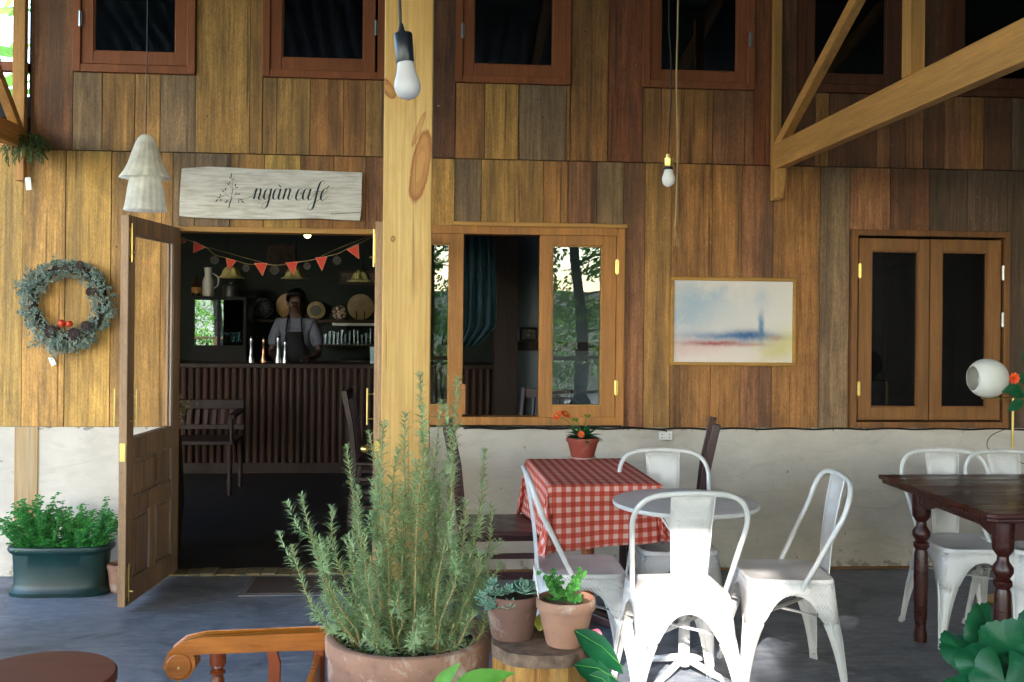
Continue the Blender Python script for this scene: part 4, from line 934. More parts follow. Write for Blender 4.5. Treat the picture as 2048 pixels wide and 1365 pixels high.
# power outlet and cables
po = PW(1331, 872); t = thing('power_outlet', 'white double power outlet on the plaster under the window', 'outlet', (po.x, W+.008, po.z))
MB().box(po.x-.040, po.x+.040, W-.010, W+.011, po.z-.026, po.z+.026).build('cover', m_white, t, bev=.004)
for dx in (-.022, .022):
    for dz in (-.009, .009): MB().tube([(po.x+dx, W-.0112, po.z+dz), (po.x+dx, W-.009, po.z+dz)], .0035, 8).build('socket_hole', m_black, t)
m = MB(); z = ZB-.004; xs = [wx(930+28*k) for k in range(42)]
pts = [(x, W-.006, z+.004*math.sin(i*1.7)) for i, x in enumerate(xs)]; m.tube(smooth_path(pts, 2), .0055, 6)
tag(m.build('wall_cable', m_black, None, smooth=True), 'black cable running along the foot of the planks above the plaster', 'cable')
m = MB(); m.tube(smooth_path([(wx(940), W-.010, z+.012), (wx(1100), W-.008, z+.002), (wx(1250), W-.008, z+.010), (wx(1310), W-.010, z-.004), (po.x, W-.010, z-.012), (po.x, W-.008, po.z+.025)], 6), .0035, 6)
tag(m.build('socket_cable', m_black, None, smooth=True), 'thinner dark cable dropping to the power outlet', 'cable')
# wreath
def cone_mesh(mb, c, r, L=None, n=70, down=V((0, -1, -.3))):
    down = down.normalized(); L = L or r*1.8; a = down.orthogonal().normalized(); b = down.cross(a)
    for k in range(n):
        q = k/n; g = k*2.39996; rr = r*math.sin(math.pi*(.18+.78*q))**.8
        o = a*math.cos(g)+b*math.sin(g); p = V(c)+down*(q-.5)*L+o*rr*.45
        mb.leaf(p, (o+down*.25), down*-1, rr*.75, r*.55, .3, .3, 2, .7)
    return mb
wc_ = PW(134, 606, W-.05); RW = .192
wt = thing('wreath', 'dried grey green wreath with pine cones and two orange red balls on the plank wall', 'wreath', (wc_.x, W-.03, wc_.z))
MB().tube([(wc_.x+RW*math.cos(g), W-.035, wc_.z+RW*1.02*math.sin(g)) for g in [2*math.pi*k/40 for k in range(40)]], .028, 8, closed=True).build('twig_ring', m_bark, wt, smooth=True)
def sprigs(mat, count, seed):
    r0 = random.Random(seed); mb = MB()
    for _ in range(count):
        g = r0.uniform(0, 2*math.pi); tube_r = .044; a2 = r0.uniform(-.5, 1)*math.pi*.75
        rad = V((math.cos(g), 0, math.sin(g))); tan = V((-math.sin(g), 0, math.cos(g)))
        off = rad*math.sin(a2)*tube_r+V((0, -1, 0))*abs(math.cos(a2))*tube_r
        p = V((wc_.x, W-.03, wc_.z))+rad*RW+off
        outb = 1.0 if math.sin(g) < -.2 or math.cos(g) < -.3 else .55
        d = (off.normalized()*r0.uniform(.3, 1.1)+tan*r0.uniform(.4, 1.2)*(1 if r0.random() < .8 else -1)+V((0, -.3, -.35))).normalized()
        L = r0.uniform(.02, .07)*(1+.45*math.sin(3.1*g+.6)+.3*math.sin(7.3*g+2))*(outb if math.sin(a2) > 0 else .55); n = max(2, int(L/.0065))
        for k in range(n):
            q = p+d*(L*k/n)
            for s_ in (0, 1):
                lv = (d*.5+V((r0.gauss(0, 1), r0.gauss(0, 1), r0.gauss(0, 1)))*.6)
                mb.leaf(q, lv, (0, -1, .2), r0.uniform(.010, .018), .0075, .5, .3, 2)
    return mb
o = sprigs(m_wr, 560, 3).build('foliage', m_wr, wt); o['kind'] = 'stuff'
o = sprigs(m_wr2, 170, 4).build('dried_flowers', m_wr2, wt); o['kind'] = 'stuff'
for u, v, r in ((101, 661, .030), (148, 668, .034), (172, 652, .028), (181, 584, .026), (160, 530, .022)):
    cone_mesh(MB(), PW(u, v, W-.095), r, n=46).build('pine_cone', m_cone, wt)
m_ball = plain('orange_red_ball', '#c83a14', .35, var=.1)
for u, v, r in ((124, 647, .021), (139, 648, .018)): MB().sphere(PW(u, v, W-.11), r, 16, 10).build('red_ball', m_ball, wt, smooth=True)
p = PW(104, 722, W-.02); m = MB(); m.bar(p+V((-.008, 0, .022)), p+V((.012, 0, -.025)), .028, .008, (0, 1, 0)); m.build('tag', m_white, wt)
# dried greenery on the truss
p = P(55, 275, 5.55); t = thing('dried_greenery', 'bunch of drooping dried greenery with a paper tag at the truss foot', 'dried plant', p)
mb = MB(); r0 = random.Random(5)
for _ in range(46):
    d = V((r0.uniform(-1, 1), r0.uniform(-.8, .1), r0.uniform(-.8, .2))); q = p+d*.03; vel = d.normalized()
    for k in range(r0.randint(5, 9)):
        q2 = q+vel*.019; mb.leaf(q, (vel+V((r0.gauss(0, .5), r0.gauss(0, .5), 0))), (0, -1, .3), .036, .010, .8, .2, 3); q = q2; vel = (vel+V((0, 0, -.32))).normalized()
o = mb.build('foliage', m_dry, t); o['kind'] = 'stuff'
q = P(57, 368, 5.55); MB().bar(q+V((-.004, 0, .035)), q+V((.004, 0, -.035)), .03, .01, (0, 1, 0)).build('tag', m_white, t); MB().tube([p, q+V((0, 0, .03))], .0015, 4).build('string', m_string, t)

# ================================================================= HANGING THINGS
def hang_path(u0, v0, u1, v1, d): a = P(u0, v0, d); b = P(u1, v1, d); return a, b
# near LED pendant
a = P(812, 130, 2.3); top = V((a.x-.012, a.y, rzf(a.y)))
t = thing('pendant_bulb', 'large white bulb in a slim black socket hanging in front of the post', 'pendant lamp', top)
tilt = Matrix.Rotation(R(-4), 3, 'Y')
def tl_(mb, c): return mb
s = 2.3/F
A = lambda du, dv: P(812, 130, 2.3)+V((du*s, 0, -dv*s))
ax_ = Matrix.Rotation(R(-5), 3, 'Y')
def lathe_px(prof, c, mat, name, parent, seg=28): return MB().lathe([(r*s, -z*s) for r, z in prof], c, seg, mat=ax_).build(name, mat, parent, smooth=True)
cc = P(808, 66, 2.3)
lathe_px([(.1, -2), (4, -2), (5.5, 6), (9, 20), (.1, 20)][0:5], P(802, 50, 2.3), m_black, 'strain_relief', t)
lathe_px([(.1, 0), (17, 0), (18.5, 3), (18.5, 56), (17.5, 59), (.1, 59)], P(806, 67, 2.3), plain('blue_black_socket', '#141a20', .3, var=.05), 'socket', t)
lathe_px([(.1, 0), (16, 0), (17, 10), (20, 26), (25, 40), (26.5, 50), (25.5, 60), (21, 69), (13, 75), (5, 77.5), (.1, 78)], P(811, 122, 2.3), plain('frosted_bulb', '#c9c2c0', .35, var=.02), 'bulb', t)
MB().tube([P(801, 50, 2.3), P(799, -10, 2.3), top], .0035, 7).build('cord', m_black, t)
# brass socket pendant
s = 4.25/F; ax_ = Matrix.Rotation(0, 3, 'Y')
top = P(1346, -300, 4.25); top.z = rzf(top.y)
t = thing('pendant_bulb', 'small white bulb in a brass socket hanging in front of the facade', 'pendant lamp', top)
lathe_px([(.1, 0), (5, 0), (5.5, 6), (9, 8), (9, 22), (8.5, 24), (9.5, 26), (.1, 26)], P(1337, 309, 4.25), m_brass, 'socket', t)
lathe_px([(.1, 0), (9, 0), (9.5, 5), (.1, 5)], P(1337, 335, 4.25), m_black, 'socket_ring', t)
lathe_px([(.1, 0), (8.5, 0), (9.5, 6), (12.5, 14), (13, 20), (11, 28), (6, 33), (.1, 35)], P(1337, 340, 4.25), plain('frosted_bulb_small', '#e8e2dc', .35, var=.02), 'bulb', t)
MB().tube(smooth_path([P(1337, 310, 4.25), P(1339, 250, 4.25), P(1343, 180, 4.25), P(1341, 100, 4.25), P(1338, 0, 4.25), top], 4), .0028, 6).build('cord', m_black, t)
# loose rope
rp = thing('hanging_rope', 'thin jute rope with frayed end hanging beside the brass socket bulb', 'rope', P(1355, 0, 4.3))
pr = P(1356, -300, 4.3); pr.z = rzf(pr.y)
MB().tube(smooth_path([pr, P(1356, 0, 4.3), P(1353, 150, 4.3), P(1355, 300, 4.3), P(1352, 420, 4.3), P(1350, 455, 4.3)], 5), .0038, 6).build('rope_strand', m_string, rp)
for du in (-1, 2, 5): MB().tube([P(1350, 455, 4.3), P(1350+du, 478, 4.3), P(1351+du*1.6, 493, 4.3)], .0015, 4).build('frayed_strand', m_string, rp)
# white cloth ghost-like lampshade
d = 4.55; s = d/F; c = P(292, 270, d); top = V((c.x, c.y, rzf(c.y)))
t = thing('cloth_lampshade', 'white pleated cloth lampshade in two tiers hanging left of the sign'.replace('left of', 'beside'), 'lampshade', top)
m_cloth = leafmat('sheer_white_cloth', '#fbf6ea', '#f6efe0', .9, .5)
def tier(prof, name, n, amp):
    mb = MB(); seg = 72
    mb.lathe([(r*s, -z*s) for r, z in prof], c, seg, wob=lambda g, j: amp*(j/len(prof))*math.sin(n*g+.7*j)); mb.f = [f for f in mb.f if len(f) == 4]
    return mb.build(name, m_cloth, t, smooth='all')
tier([(4, 0), (9, 1), (15, 7), (21, 20), (27, 38), (33, 58), (42, 76), (49, 87)], 'upper_tier', 18, .055)
tier([(16, 20), (24, 50), (30, 86), (34, 110), (37, 135), (40, 152)], 'lower_tier', 18, .05)
MB().tube([c+V((0, 0, .002)), P(294, 120, d), top], .0022, 6).build('cord', m_black, t)

# ================================================================= PLANTS AND POTS
def pot(mb, c, r, h, taper=.72, rim=.18, t=.012, seg=40):
    return mb.lathe([(r*taper*.4, .001), (r*taper, .0), (r*taper+.003, .006), (r*(taper+(1-taper)*.78), h*(1-rim)), (r*.97, h*(1-rim)+.001), (r, h*(1-rim)+.006), (r, h-.005), (r-.004, h), (r-t+.003, h), (r-t, h-.004), (r-t, h-.03)], c, seg)
# --- big rosemary pot
pc_ = P(819, 1262, 2.99); zr = PF(819, 1275, .5); prx = V((pc_.x, pc_.y, 0)); zrim = pc_.z; pr_ = 166/F*2.99
rs = thing('rosemary_pot', 'big weathered terracotta pot of tall rosemary in front of the pine post', 'potted plant', prx)
MB().lathe([(.12, 0), (pr_*.80, 0), (pr_*.84, .02), (pr_*.93, zrim*.45), (pr_*.965, zrim*.78), (pr_*.97, zrim-.062), (pr_*1.0, zrim-.052), (pr_*1.005, zrim-.02), (pr_*.99, zrim-.004), (pr_*.96, zrim), (pr_*.90, zrim-.002), (pr_*.875, zrim-.012), (pr_*.87, zrim-.06)], prx, 72,
           wob=lambda g, j: .004*math.sin(3*g)+.003*math.sin(7*g+j)).build('pot', m_tbig, rs, smooth=True)
MB().lathe([(.001, zrim-.045), (pr_*.5, zrim-.04), (pr_*.872, zrim-.05)], prx, 40).build('soil', m_soil, rs)
r0 = random.Random(21)
tips = [(839, 749, .9), (915, 756, .9), (885, 800, .8), (693, 893, 1), (739, 864, .9), (768, 845, .8), (810, 827, .7), (603, 992, 1), (585, 1092, 1), (970, 900, .9), (716, 973, 1), (981, 1010, .9), (846, 1042, .9), (876, 1056, .9), (803, 969, 1), (835, 923, .9), (663, 1014, 1), (755, 905, .9), (900, 870, .9),
        (930, 1000, .9), (855, 900, .8), (640, 1130, 1), (620, 1060, 1), (960, 1110, 1), (780, 1010, 1), (730, 1060, 1), (910, 1090, 1), (700, 1130, 1), (1000, 1130, .7), (668, 1190, 1), (820, 1130, 1), (760, 1150, 1), (880, 1170, 1), (940, 1180, 1), (720, 1210, 1), (790, 1215, 1), (860, 1215, 1), (915, 1215, 1), (690, 1080, 1), (745, 985, .9), (660, 1230, .9), (695, 1250, .9), (930, 1235, .8), (875, 1120, .9), (795, 900, .6), (870, 960, .8), (950, 1050, .8), (675, 1215, 1), (735, 1235, 1), (770, 1195, 1), (835, 1235, 1), (895, 1240, 1), (950, 1225, 1), (705, 1170, 1), (845, 1180, 1), (800, 1165, 1), (655, 1095, .8), (710, 1040, .9)]
nd = MB(); nst = 0
for (u, v, dens) in tips:
    dd = 2.99+r0.uniform(-.14, .12)
    tip = P(u, v, dd); bx = 819+(u-819)*r0.uniform(.35, .6); base = V((P(bx, 1270, 2.99).x, pc_.y+(dd-2.99)*.7, zrim-.045))
    mid = base.lerp(tip, .5)+V((-(tip.x-base.x)*.18*-1, r0.uniform(-.02, .02), -.02)); mid.x = base.x+(tip.x-base.x)*.62
    q1_ = base.lerp(mid, .5)+V((r0.uniform(-.022, .022), r0.uniform(-.02, .02), 0)); q3 = mid.lerp(tip, .5)+V((r0.uniform(-.024, .024), r0.uniform(-.015, .015), 0))
    path = smooth_path([base, q1_, mid, q3, tip], 10); n = len(path)
    MB().tube(path, [.0042-.0030*i/n for i in range(n)], 5).build('stem', m_rstem, rs, smooth=True)
    tot = sum((path[i+1]-path[i]).length for i in range(n-1)); cnt = int(tot/.0048)
    branches = [(path, cnt, .0, 1.0)]
    for _ in range(int(tot*7)):
        k = r0.randint(int(n*.15), int(n*.8)); b0 = path[k]; dirn = (path[min(k+1, n-1)]-path[k]).normalized()
        side = V((r0.gauss(0, 1), r0.gauss(0, 1)*.7, .4)).normalized(); Lb = r0.uniform(.05, .13)
        bp_ = smooth_path([b0, b0+(dirn*.5+side*.5)*Lb*.5, b0+(dirn*1.3+side*.55).normalized()*Lb], 5); branches.append((bp_, int(Lb/.0048), 0, .9))
        MB
    for (pth, c_n, _, sc_) in branches:
        m_ = len(pth)
        for i in range(c_n):
            q = (i+r0.random()*.6)/c_n*(m_-1); k = min(int(q), m_-2); pos = pth[k].lerp(pth[k+1], q-k); dr = (pth[k+1]-pth[k]).normalized()
            if q/(m_-1) < .10 and r0.random() < .5: continue
            ref = dr.orthogonal().normalized(); rr = dr.cross(ref)
            for _ in range(3 if r0.random() < dens else 2):
                g = r0.uniform(0, 6.283); side = ref*math.cos(g)+rr*math.sin(g)
                near = q/(m_-1); L = r0.uniform(.024, .042)*(1-.35*max(0, near-.85)/.15)*sc_
                d_ = (side*(1.0-.4*near)+dr*r0.uniform(.35, .9)).normalized()
                nd.leaf(pos, d_, dr, L, .0052, r0.uniform(.3, 1.4), .1, 3, .6)
o = nd.build('foliage', m_rose, rs); o['kind'] = 'stuff'
print('needles', len(nd.f))
# --- stump and two pots on it
sc_p = P(1084, 1281, 2.83); rS = 99/F*2.83; zS = sc_p.z
st = thing('tree_stump', 'yellow brown log stump used as a stand for two small pots', 'stump', (sc_p.x, sc_p.y, 0))
def m_stump():
    g = G('split_log'); vec = g.obj(False, (9, 9, .9)); n = g.noise(vec, 3, 7, .7, .8)
    c = g.mix(g.ramp(n, .35, .62), lin('#b98436'), lin('#6a4022')); c = g.mix(g.mth('MULTIPLY', g.ramp(g.noise(vec, 1.2, 4), .5, .7), .6), c, lin('#c9a05c')); g.bump(n, .8, .015); return g.fin(c, .8)
gS = random.Random(4); ph = [gS.uniform(0, 6) for _ in range(4)]
wobf = lambda g, j: .03*math.sin(2*g+ph[0])+.02*math.sin(5*g+ph[1])+.012*math.sin(11*g+ph[2])+.006*math.sin(23*g+j)
MB().lathe([(rS*1.02, 0), (rS*1.0, .15), (rS*.99, .35), (rS*.985, zS-.03)], (sc_p.x, sc_p.y, 0), 90, wob=wobf).build('bark', m_stump(), st, smooth='all')
MB().lathe([(rS*1.0, zS-.034), (rS*1.0, zS-.006), (rS*.985, zS), (rS*.4, zS+.001), (.001, zS+.001)], (sc_p.x, sc_p.y, 0), 90, wob=lambda g, j: wobf(g, 0)).build('cut_face', plain('weathered_end_grain', '#7c6350', .85, var=.3, scale=25, bump=.5), st, smooth=True)
def small_pot(u, vb, half, hpx, d, mat, name, label, taper=.72):
    r = half/F*d; p = P(u, vb, d); p = V((p.x, p.y, zS+.002)); h = hpx/F*d
    t = thing(name, label, 'potted plant', p); pot(MB(), p, r, h, taper, .24, .010).build('pot', mat, t, smooth=True)
    MB().lathe([(.001, h-.012), (r*.6, h-.010), (r*.9, h-.016)], p, 30).build('soil', m_soil if mat is not m_torange else plain('dry_mulch', '#8a6b4a', .95, var=.35, scale=90, bump=1), t)
    return t, p, r, h
tA, pA, rA, hA = small_pot(1024, 1282, 55, 86, 2.86, m_tdark, 'succulent_pot', 'brown terracotta pot of grey green succulents on the stump beside the rosemary')
mb = MB()
def rosette(parent, c, R0, n, mat, tiltv=(0, -.3, 1), wd_=.45, name='rosette'):
    mb = MB(); up = V(tiltv).normalized(); a = up.orthogonal().normalized(); b = up.cross(a)
    for k in range(n):
        q = k/n; g = k*2.39996; el = R(15+65*q); L = R0*(1-.55*q); o_ = a*math.cos(g)+b*math.sin(g); d_ = o_*math.cos(el)+up*math.sin(el)
        mb.leaf(V(c)+o_*R0*.05+up*R0*.1*q, d_, up, L, L*wd_, -.45, .5, 5, 1.25)
    return mb.build(name, mat, parent, smooth='all', solid=.002)
zt_ = pA.z+hA
rosette(tA, P(1046, 1188, 2.85), .052, 20, m_succ, (0.1, -.35, 1), .6)
for k in range(15):
    u, v = 985+r0.uniform(-25, 38), 1192+r0.uniform(-22, 26); dd = 2.84+r0.uniform(-.05, .05)
    rosette(tA, P(u, v, dd), r0.uniform(.018, .028), 14, m_succ, (r0.uniform(-.5, .3), -.6, .8), .34)
mb = MB()
for k in range(9): mb.tube([pA+V((r0.uniform(-.04, .02), r0.uniform(-.03, .03), hA-.02)), P(970+7*k, 1205+r0.uniform(-15, 20), 2.84)], .0025, 5)
mb.build('stem', m_rstem, tA)
tB, pB, rB, hB = small_pot(1131, 1278, 60, 92, 2.80, m_torange, 'herb_pot', 'orange terracotta pot with a small leafy seedling on the stump', .62)
mb = MB(); top = P(1122, 1180, 2.8)
for k in range(16):
    tip = P(1125+r0.uniform(-42, 45), 1165+r0.uniform(-28, 40), 2.8+r0.uniform(-.05, .05)); b0 = pB+V((r0.uniform(-.012, .0), 0, hB-.012))
    pth = smooth_path([b0, b0.lerp(tip, .5)+V((0, 0, .012)), tip], 3); MB().tube(pth, .0012, 4).build('stem', m_fresh, tB)
    for j in range(8):
        c = tip.lerp(b0, j*.09)+V((r0.gauss(0, .007), r0.gauss(0, .007), r0.gauss(0, .005)))
        for i in range(5): g = i*1.256+j; mb.leaf(c, (math.cos(g), -.5, math.sin(g)), (0, -1, .6), r0.uniform(.006, .010), .009, .3, .2, 3, 1.2)
o = mb.build('foliage', m_fresh, tB); o['kind'] = 'stuff'
m = MB(); m.leaf(P(1066, 1130, 2.8), P(1079, 1208, 2.78)-P(1066, 1130, 2.8), (0, -1, 0), .11, .006, .1, .1, 4, .6); m.build('plant_stake', m_wsteel, tB, solid=.001)
tag(MB().leaf(P(1078, 1262, 2.84), P(1090, 1215, 2.86)-P(1078, 1262, 2.84), (0, -1, .2), .055, .045, .2, .2, 5).build('fallen_leaf', plain('olive_leaf', '#8c8a2a', .6), None), 'yellow green leaf caught between the two pots on the stump', 'leaf')
# --- anthurium by the stump
ab = fl(P(1235, 1300, 2.95)); t = thing('anthurium_pot', 'potted plant with long pointed dark leaves and a pink spathe beside the stump', 'potted plant', ab)
pot(MB(), ab, .11, .2, .75, .2).build('pot', m_tdark, t, smooth=True); MB().lathe([(.001, .18), (.098, .175)], ab, 24).build('soil', m_soil, t)
for (u0, v0, u1, v1, L, wd_, d) in ((1150, 1262, 1256, 1344, .185, .075, 2.72), (1150, 1330, 1240, 1362, .16, .07, 2.68), (1180, 1350, 1230, 1385, .15, .06, 2.66), (1262, 1400, 1330, 1420, .2, .08, 2.9), (1290, 1430, 1300, 1500, .2, .08, 3.0)):
    a_ = P(u0, v0, d); b_ = P(u1, v1, d-.02); lf = MB().leaf(a_, b_-a_, (-.2, -.6, .8), (b_-a_).length, wd_, .35, .22, 8, .75).build('leaf', m_deep, t, smooth='all')
    MB().tube(smooth_path([ab+V((0, 0, .17)), ab.lerp(a_, .6)+V((0, 0, .12)), a_]), .003, 5).build('stem', m_deep, t)
    cl_ = MB(); dd_ = (b_-a_).normalized(); cl_.tube([a_, a_.lerp(b_, .5)+V((0, -.004, .014)), a_.lerp(b_, .97)], .0012, 4); cl_.build('midrib', m_fresh, lf)
a_ = P(1183, 1262, 2.8); MB().leaf(a_, P(1207, 1274, 2.78)-a_, (0, -.9, .4), .037, .024, .3, .35, 6, .9).build('spathe', m_pink, t, smooth='all'); MB().tube([ab+V((0, 0, .17)), ab.lerp(a_, .6)+V((0, 0, .15)), a_], .002, 5).build('stem', m_deep, t)
# --- bright near leaves, bottom
nb = fl(P(950, 1300, 2.02)); t = thing('broadleaf_pot', 'plant with soft bright green leaves just in front of the big terracotta pot', 'potted plant', nb)
pot(MB(), nb, .12, .22, .75, .2).build('pot', m_tdark, t, smooth=True); MB().lathe([(.001, .2), (.108, .195)], nb, 24).build('soil', m_soil, t)
for (u0, v0, u1, v1, L, wd_) in ((868, 1385, 912, 1328, .075, .030), (905, 1378, 1022, 1338, .125, .045), (930, 1400, 1010, 1390, .1, .05), (880, 1410, 850, 1380, .08, .04)):
    a_ = P(u0, v0, 2.0); b_ = P(u1, v1, 1.98); MB().leaf(a_, b_-a_, (0, -.75, .65), (b_-a_).length*1.02, wd_, .5, .18, 8, .72).build('leaf', m_bright, t, smooth='all'); MB().tube(smooth_path([nb+V((0, 0, .2)), nb.lerp(a_, .7)+V((0, 0, .1)), a_]), .003, 5).build('stem', m_bright, t)
# --- broad leaved plant at the lower corner
gb_ = fl(P(2010, 1300, 2.55)); t = thing('geranium_pot', 'low plant with broad lobed green leaves near the dark table legs', 'potted plant', gb_)
pot(MB(), gb_, .14, .26, .75, .2).build('pot', m_tdark, t, smooth=True); MB().lathe([(.001, .24), (.126, .235)], gb_, 24).build('soil', m_soil, t)
def lobed(c, d_, nrm, S, parent, mat=m_geran):
    d_ = V(d_).normalized(); nrm = V(nrm).normalized(); x = d_.cross(nrm).normalized(); nn = x.cross(d_); mb = MB(); n = 45; c_seed = r0.uniform(0, 6); c = V(c)
    ring = []
    for k in range(n):
        g = -math.pi*.93+2*math.pi*.93*k/(n-1); rad = S*(.80+.16*abs(math.cos(2.5*g))+.035*math.cos(23*g)+.04*math.sin(3*g+c_seed)); 
        p = c+(d_*math.cos(g)+x*math.sin(g))*rad
        ring.append((p, rad, g))
    mb.v.append(c)
    for f_ in (.5, 1.0):
        for p, rad, g in ring: q = c+(p-c)*f_; mb.v.append(q+nn*(S*(.05*math.cos(5*g)*f_**2+.05*math.sin(2*g+c_seed)*f_**2-.28*f_**2)))
    for k in range(n-1): mb.f += [(0, 1+k, 2+k), (1+k, 1+n+k, 2+n+k, 2+k)]
    return mb.build('leaf', mat, parent, smooth='all')
for (u, v, S, dx, dz, d) in ((1975, 1262, .075, -.5, .8, 2.5), (1925, 1300, .06, -1, .1, 2.45), (2020, 1300, .08, .1, .6, 2.42), (1965, 1330, .065, -.6, -.4, 2.4), (2010, 1365, .085, -.2, -1, 2.35), (2060, 1345, .085, .7, -.2, 2.4), (2075, 1270, .07, .6, .6, 2.55), (1930, 1385, .05, -.8, -.5, 2.35)):
    c = P(u, v, d); lobed(c, (dx, -.25, dz), (-.1, -.75, .65), S, t); MB().tube(smooth_path([gb_+V((0, 0, .24)), gb_.lerp(c, .6)+V((0, 0, .12)), c]), .003, 5).build('stem', m_geran, t)
# --- teal planter
pcn = PF(108, 1195); hx_ = (PF(218, 1193)-PF(18, 1193)).length/2; pl_c = V((pcn.x, pcn.y+.11, 0)); hz_ = .262
def oval(rx, ry, z, n=64): return [V((pl_c.x+rx*math.copysign(abs(math.cos(g))**.55, math.cos(g)), pl_c.y+ry*math.copysign(abs(math.sin(g))**.7, math.sin(g)), z)) for g in [2*math.pi*k/n for k in range(n)]]
t = thing('teal_planter', 'oval glazed teal planter full of mint on the terrace by the door', 'planter', pl_c)
mb = MB(); prf = [(.2, .08, 0), (1, 1, 0), (1.01, 1.02, .02), (.95, .93, .035), (.92, .88, .06), (.93, .90, .15), (.95, .93, hz_-.045), (1.01, 1.0, hz_-.035), (1.04, 1.05, hz_-.018), (1.02, 1.02, hz_-.003), (.97, .94, hz_), (.93, .87, hz_-.008), (.92, .85, hz_-.05)]
ry_ = .125
for a, b, z in prf: mb.v += oval(hx_*a, ry_*b, z)
for j in range(len(prf)-1):
    for k in range(64): k2 = (k+1) % 64; mb.f.append((j*64+k, j*64+k2, (j+1)*64+k2, (j+1)*64+k))
mb.f.append(tuple(reversed(range(64)))); mb.build('pot', m_teal, t, smooth=True)
mb = MB(); mb.v = oval(hx_*.925, ry_*.86, hz_-.025); mb.f = [tuple(range(64))]; mb.build('soil', m_soil, t)
fo = MB(); nstem = 0
for k in range(150):
    q = r0.uniform(-1, 1); b0 = V((pl_c.x+q*hx_*.86, pl_c.y+r0.uniform(-.09, .09), hz_-.025)); hgt = r0.uniform(.12, .235)*(1-.3*abs(q)**3)+(.06 if q < -.4 and q > -.75 else 0)
    ln = V((q*.08+r0.gauss(0, .035), r0.gauss(-.01, .04), hgt)); 
    if k == 0: b0 = V((pl_c.x+hx_*.75, pl_c.y, hz_-.02)); ln = V((.04, -.02, .27))
    if k in (1, 2): b0 = V((pl_c.x-hx_*.8, pl_c.y-.05, hz_-.02)); ln = V((-.09, -.05, .10+.04*k))
    pth = smooth_path([b0, b0+ln*.5+V((0, 0, .02)), b0+ln], 4)
    if nstem < 60: MB().tube(pth, .0016, 4).build('stem', m_mint, t); nstem += 1
    else: fo.tube(pth, .0016, 4)
    m_ = int(ln.length/.016)
    for i in range(m_+1):
        a = pth[min(int(i/max(1, m_)*(len(pth)-1)), len(pth)-1)]+V((r0.gauss(0, .004), r0.gauss(0, .004), r0.gauss(0, .004))); sz = r0.uniform(.018, .032)*(1-.25*i/max(1, m_))
        for s_ in range(4): g = r0.uniform(0, 6.28); fo.leaf(a, (math.cos(g), math.sin(g)-.2, r0.uniform(-.1, .6)), (0, -.3, 1), sz, sz*.72, .5, .25, 3, .9)
o = fo.build('foliage', m_mint, t); o['kind'] = 'stuff'
bp2 = fl(PF(234, 1188)); bp2.x += .0; t = thing('small_terracotta_pot', 'small bare terracotta pot squeezed between the teal planter and the open door', 'plant pot', bp2)
bp2.y += .06
pot(MB(), bp2, .072, .15, .7, .2).build('pot', m_torange, t, smooth=True); MB().lathe([(.001, .135), (.06, .13)], bp2, 24).build('soil', m_soil, t)
# --- gerbera on the gingham table
pg = PF(1165, 917, .752); pg = V((pg.x, pg.y, .7515)); dg = 5.25; r_g = 33/F*dg
t = thing('gerbera_pot', 'reddish pot of orange gerberas on a saucer on the gingham cloth', 'potted plant', pg)
MB().lathe([(.001, .0), (.052, 0), (.072, .008), (.074, .011), (.05, .006), (.001, .005)], pg, 30).build('saucer', m_white, t, smooth=True)
pot(MB(), pg+V((0, 0, .006)), r_g, .106, .66, .24).build('pot', m_tred, t, smooth=True); MB().lathe([(.001, .098), (r_g*.9, .093)], pg, 24).build('soil', m_soil, t)
for k in range(26):
    g = k*2.4; el = R(12+50*(k/26)); L = r0.uniform(.075, .125); b0 = pg+V((.01*math.cos(g), .01*math.sin(g), .10)); d_ = V((math.cos(g)*math.cos(el), math.sin(g)*math.cos(el), math.sin(el)))
    MB().leaf(b0, d_, (0, 0, 1), L, .038, .9, .25, 6, .85).build('leaf', m_gerb, t, smooth='all')
def daisy(c, face, Rr, mat, parent, n=22):
    face = V(face).normalized(); a = face.orthogonal().normalized(); b = face.cross(a); mb = MB()
    for lay in range(2):
        for k in range(n):
            g = 2*math.pi*(k+.5*lay)/n; o_ = a*math.cos(g)+b*math.sin(g); mb.leaf(V(c)+o_*Rr*.2, o_+face*(.15+.3*lay), face, Rr*(.85-.25*lay), Rr*.24, .3, .1, 3, .9)
    f = mb.build('flower', mat, parent); MB().sphere(V(c)+face*.003, Rr*.28, 10, 6).build('flower_centre', plain('yellow_centre', '#b08a1c', .8), f, smooth=True)
for (u, v, fc, Rr, mat) in ((1115, 832, (-.5, -.5, .6), .030, m_orange), (1131, 829, (.4, -.5, .7), .030, m_orange), (1162, 869, (0, -1, .3), .02, m_orange), (1175, 832, (0, -.5, 1), .018, m_fresh), (1151, 840, (0, -.6, 1), .018, m_fresh)):
    c = P(u, v, dg-.03); daisy(c, fc, Rr, mat, t); MB().tube(smooth_path([pg+V((0, 0, .10)), (pg+V((0, 0, .10))).lerp(c, .5)+V((0, 0, .02)), c-V(fc).normalized()*.003]), .0022, 5).build('stem', m_fresh, t)

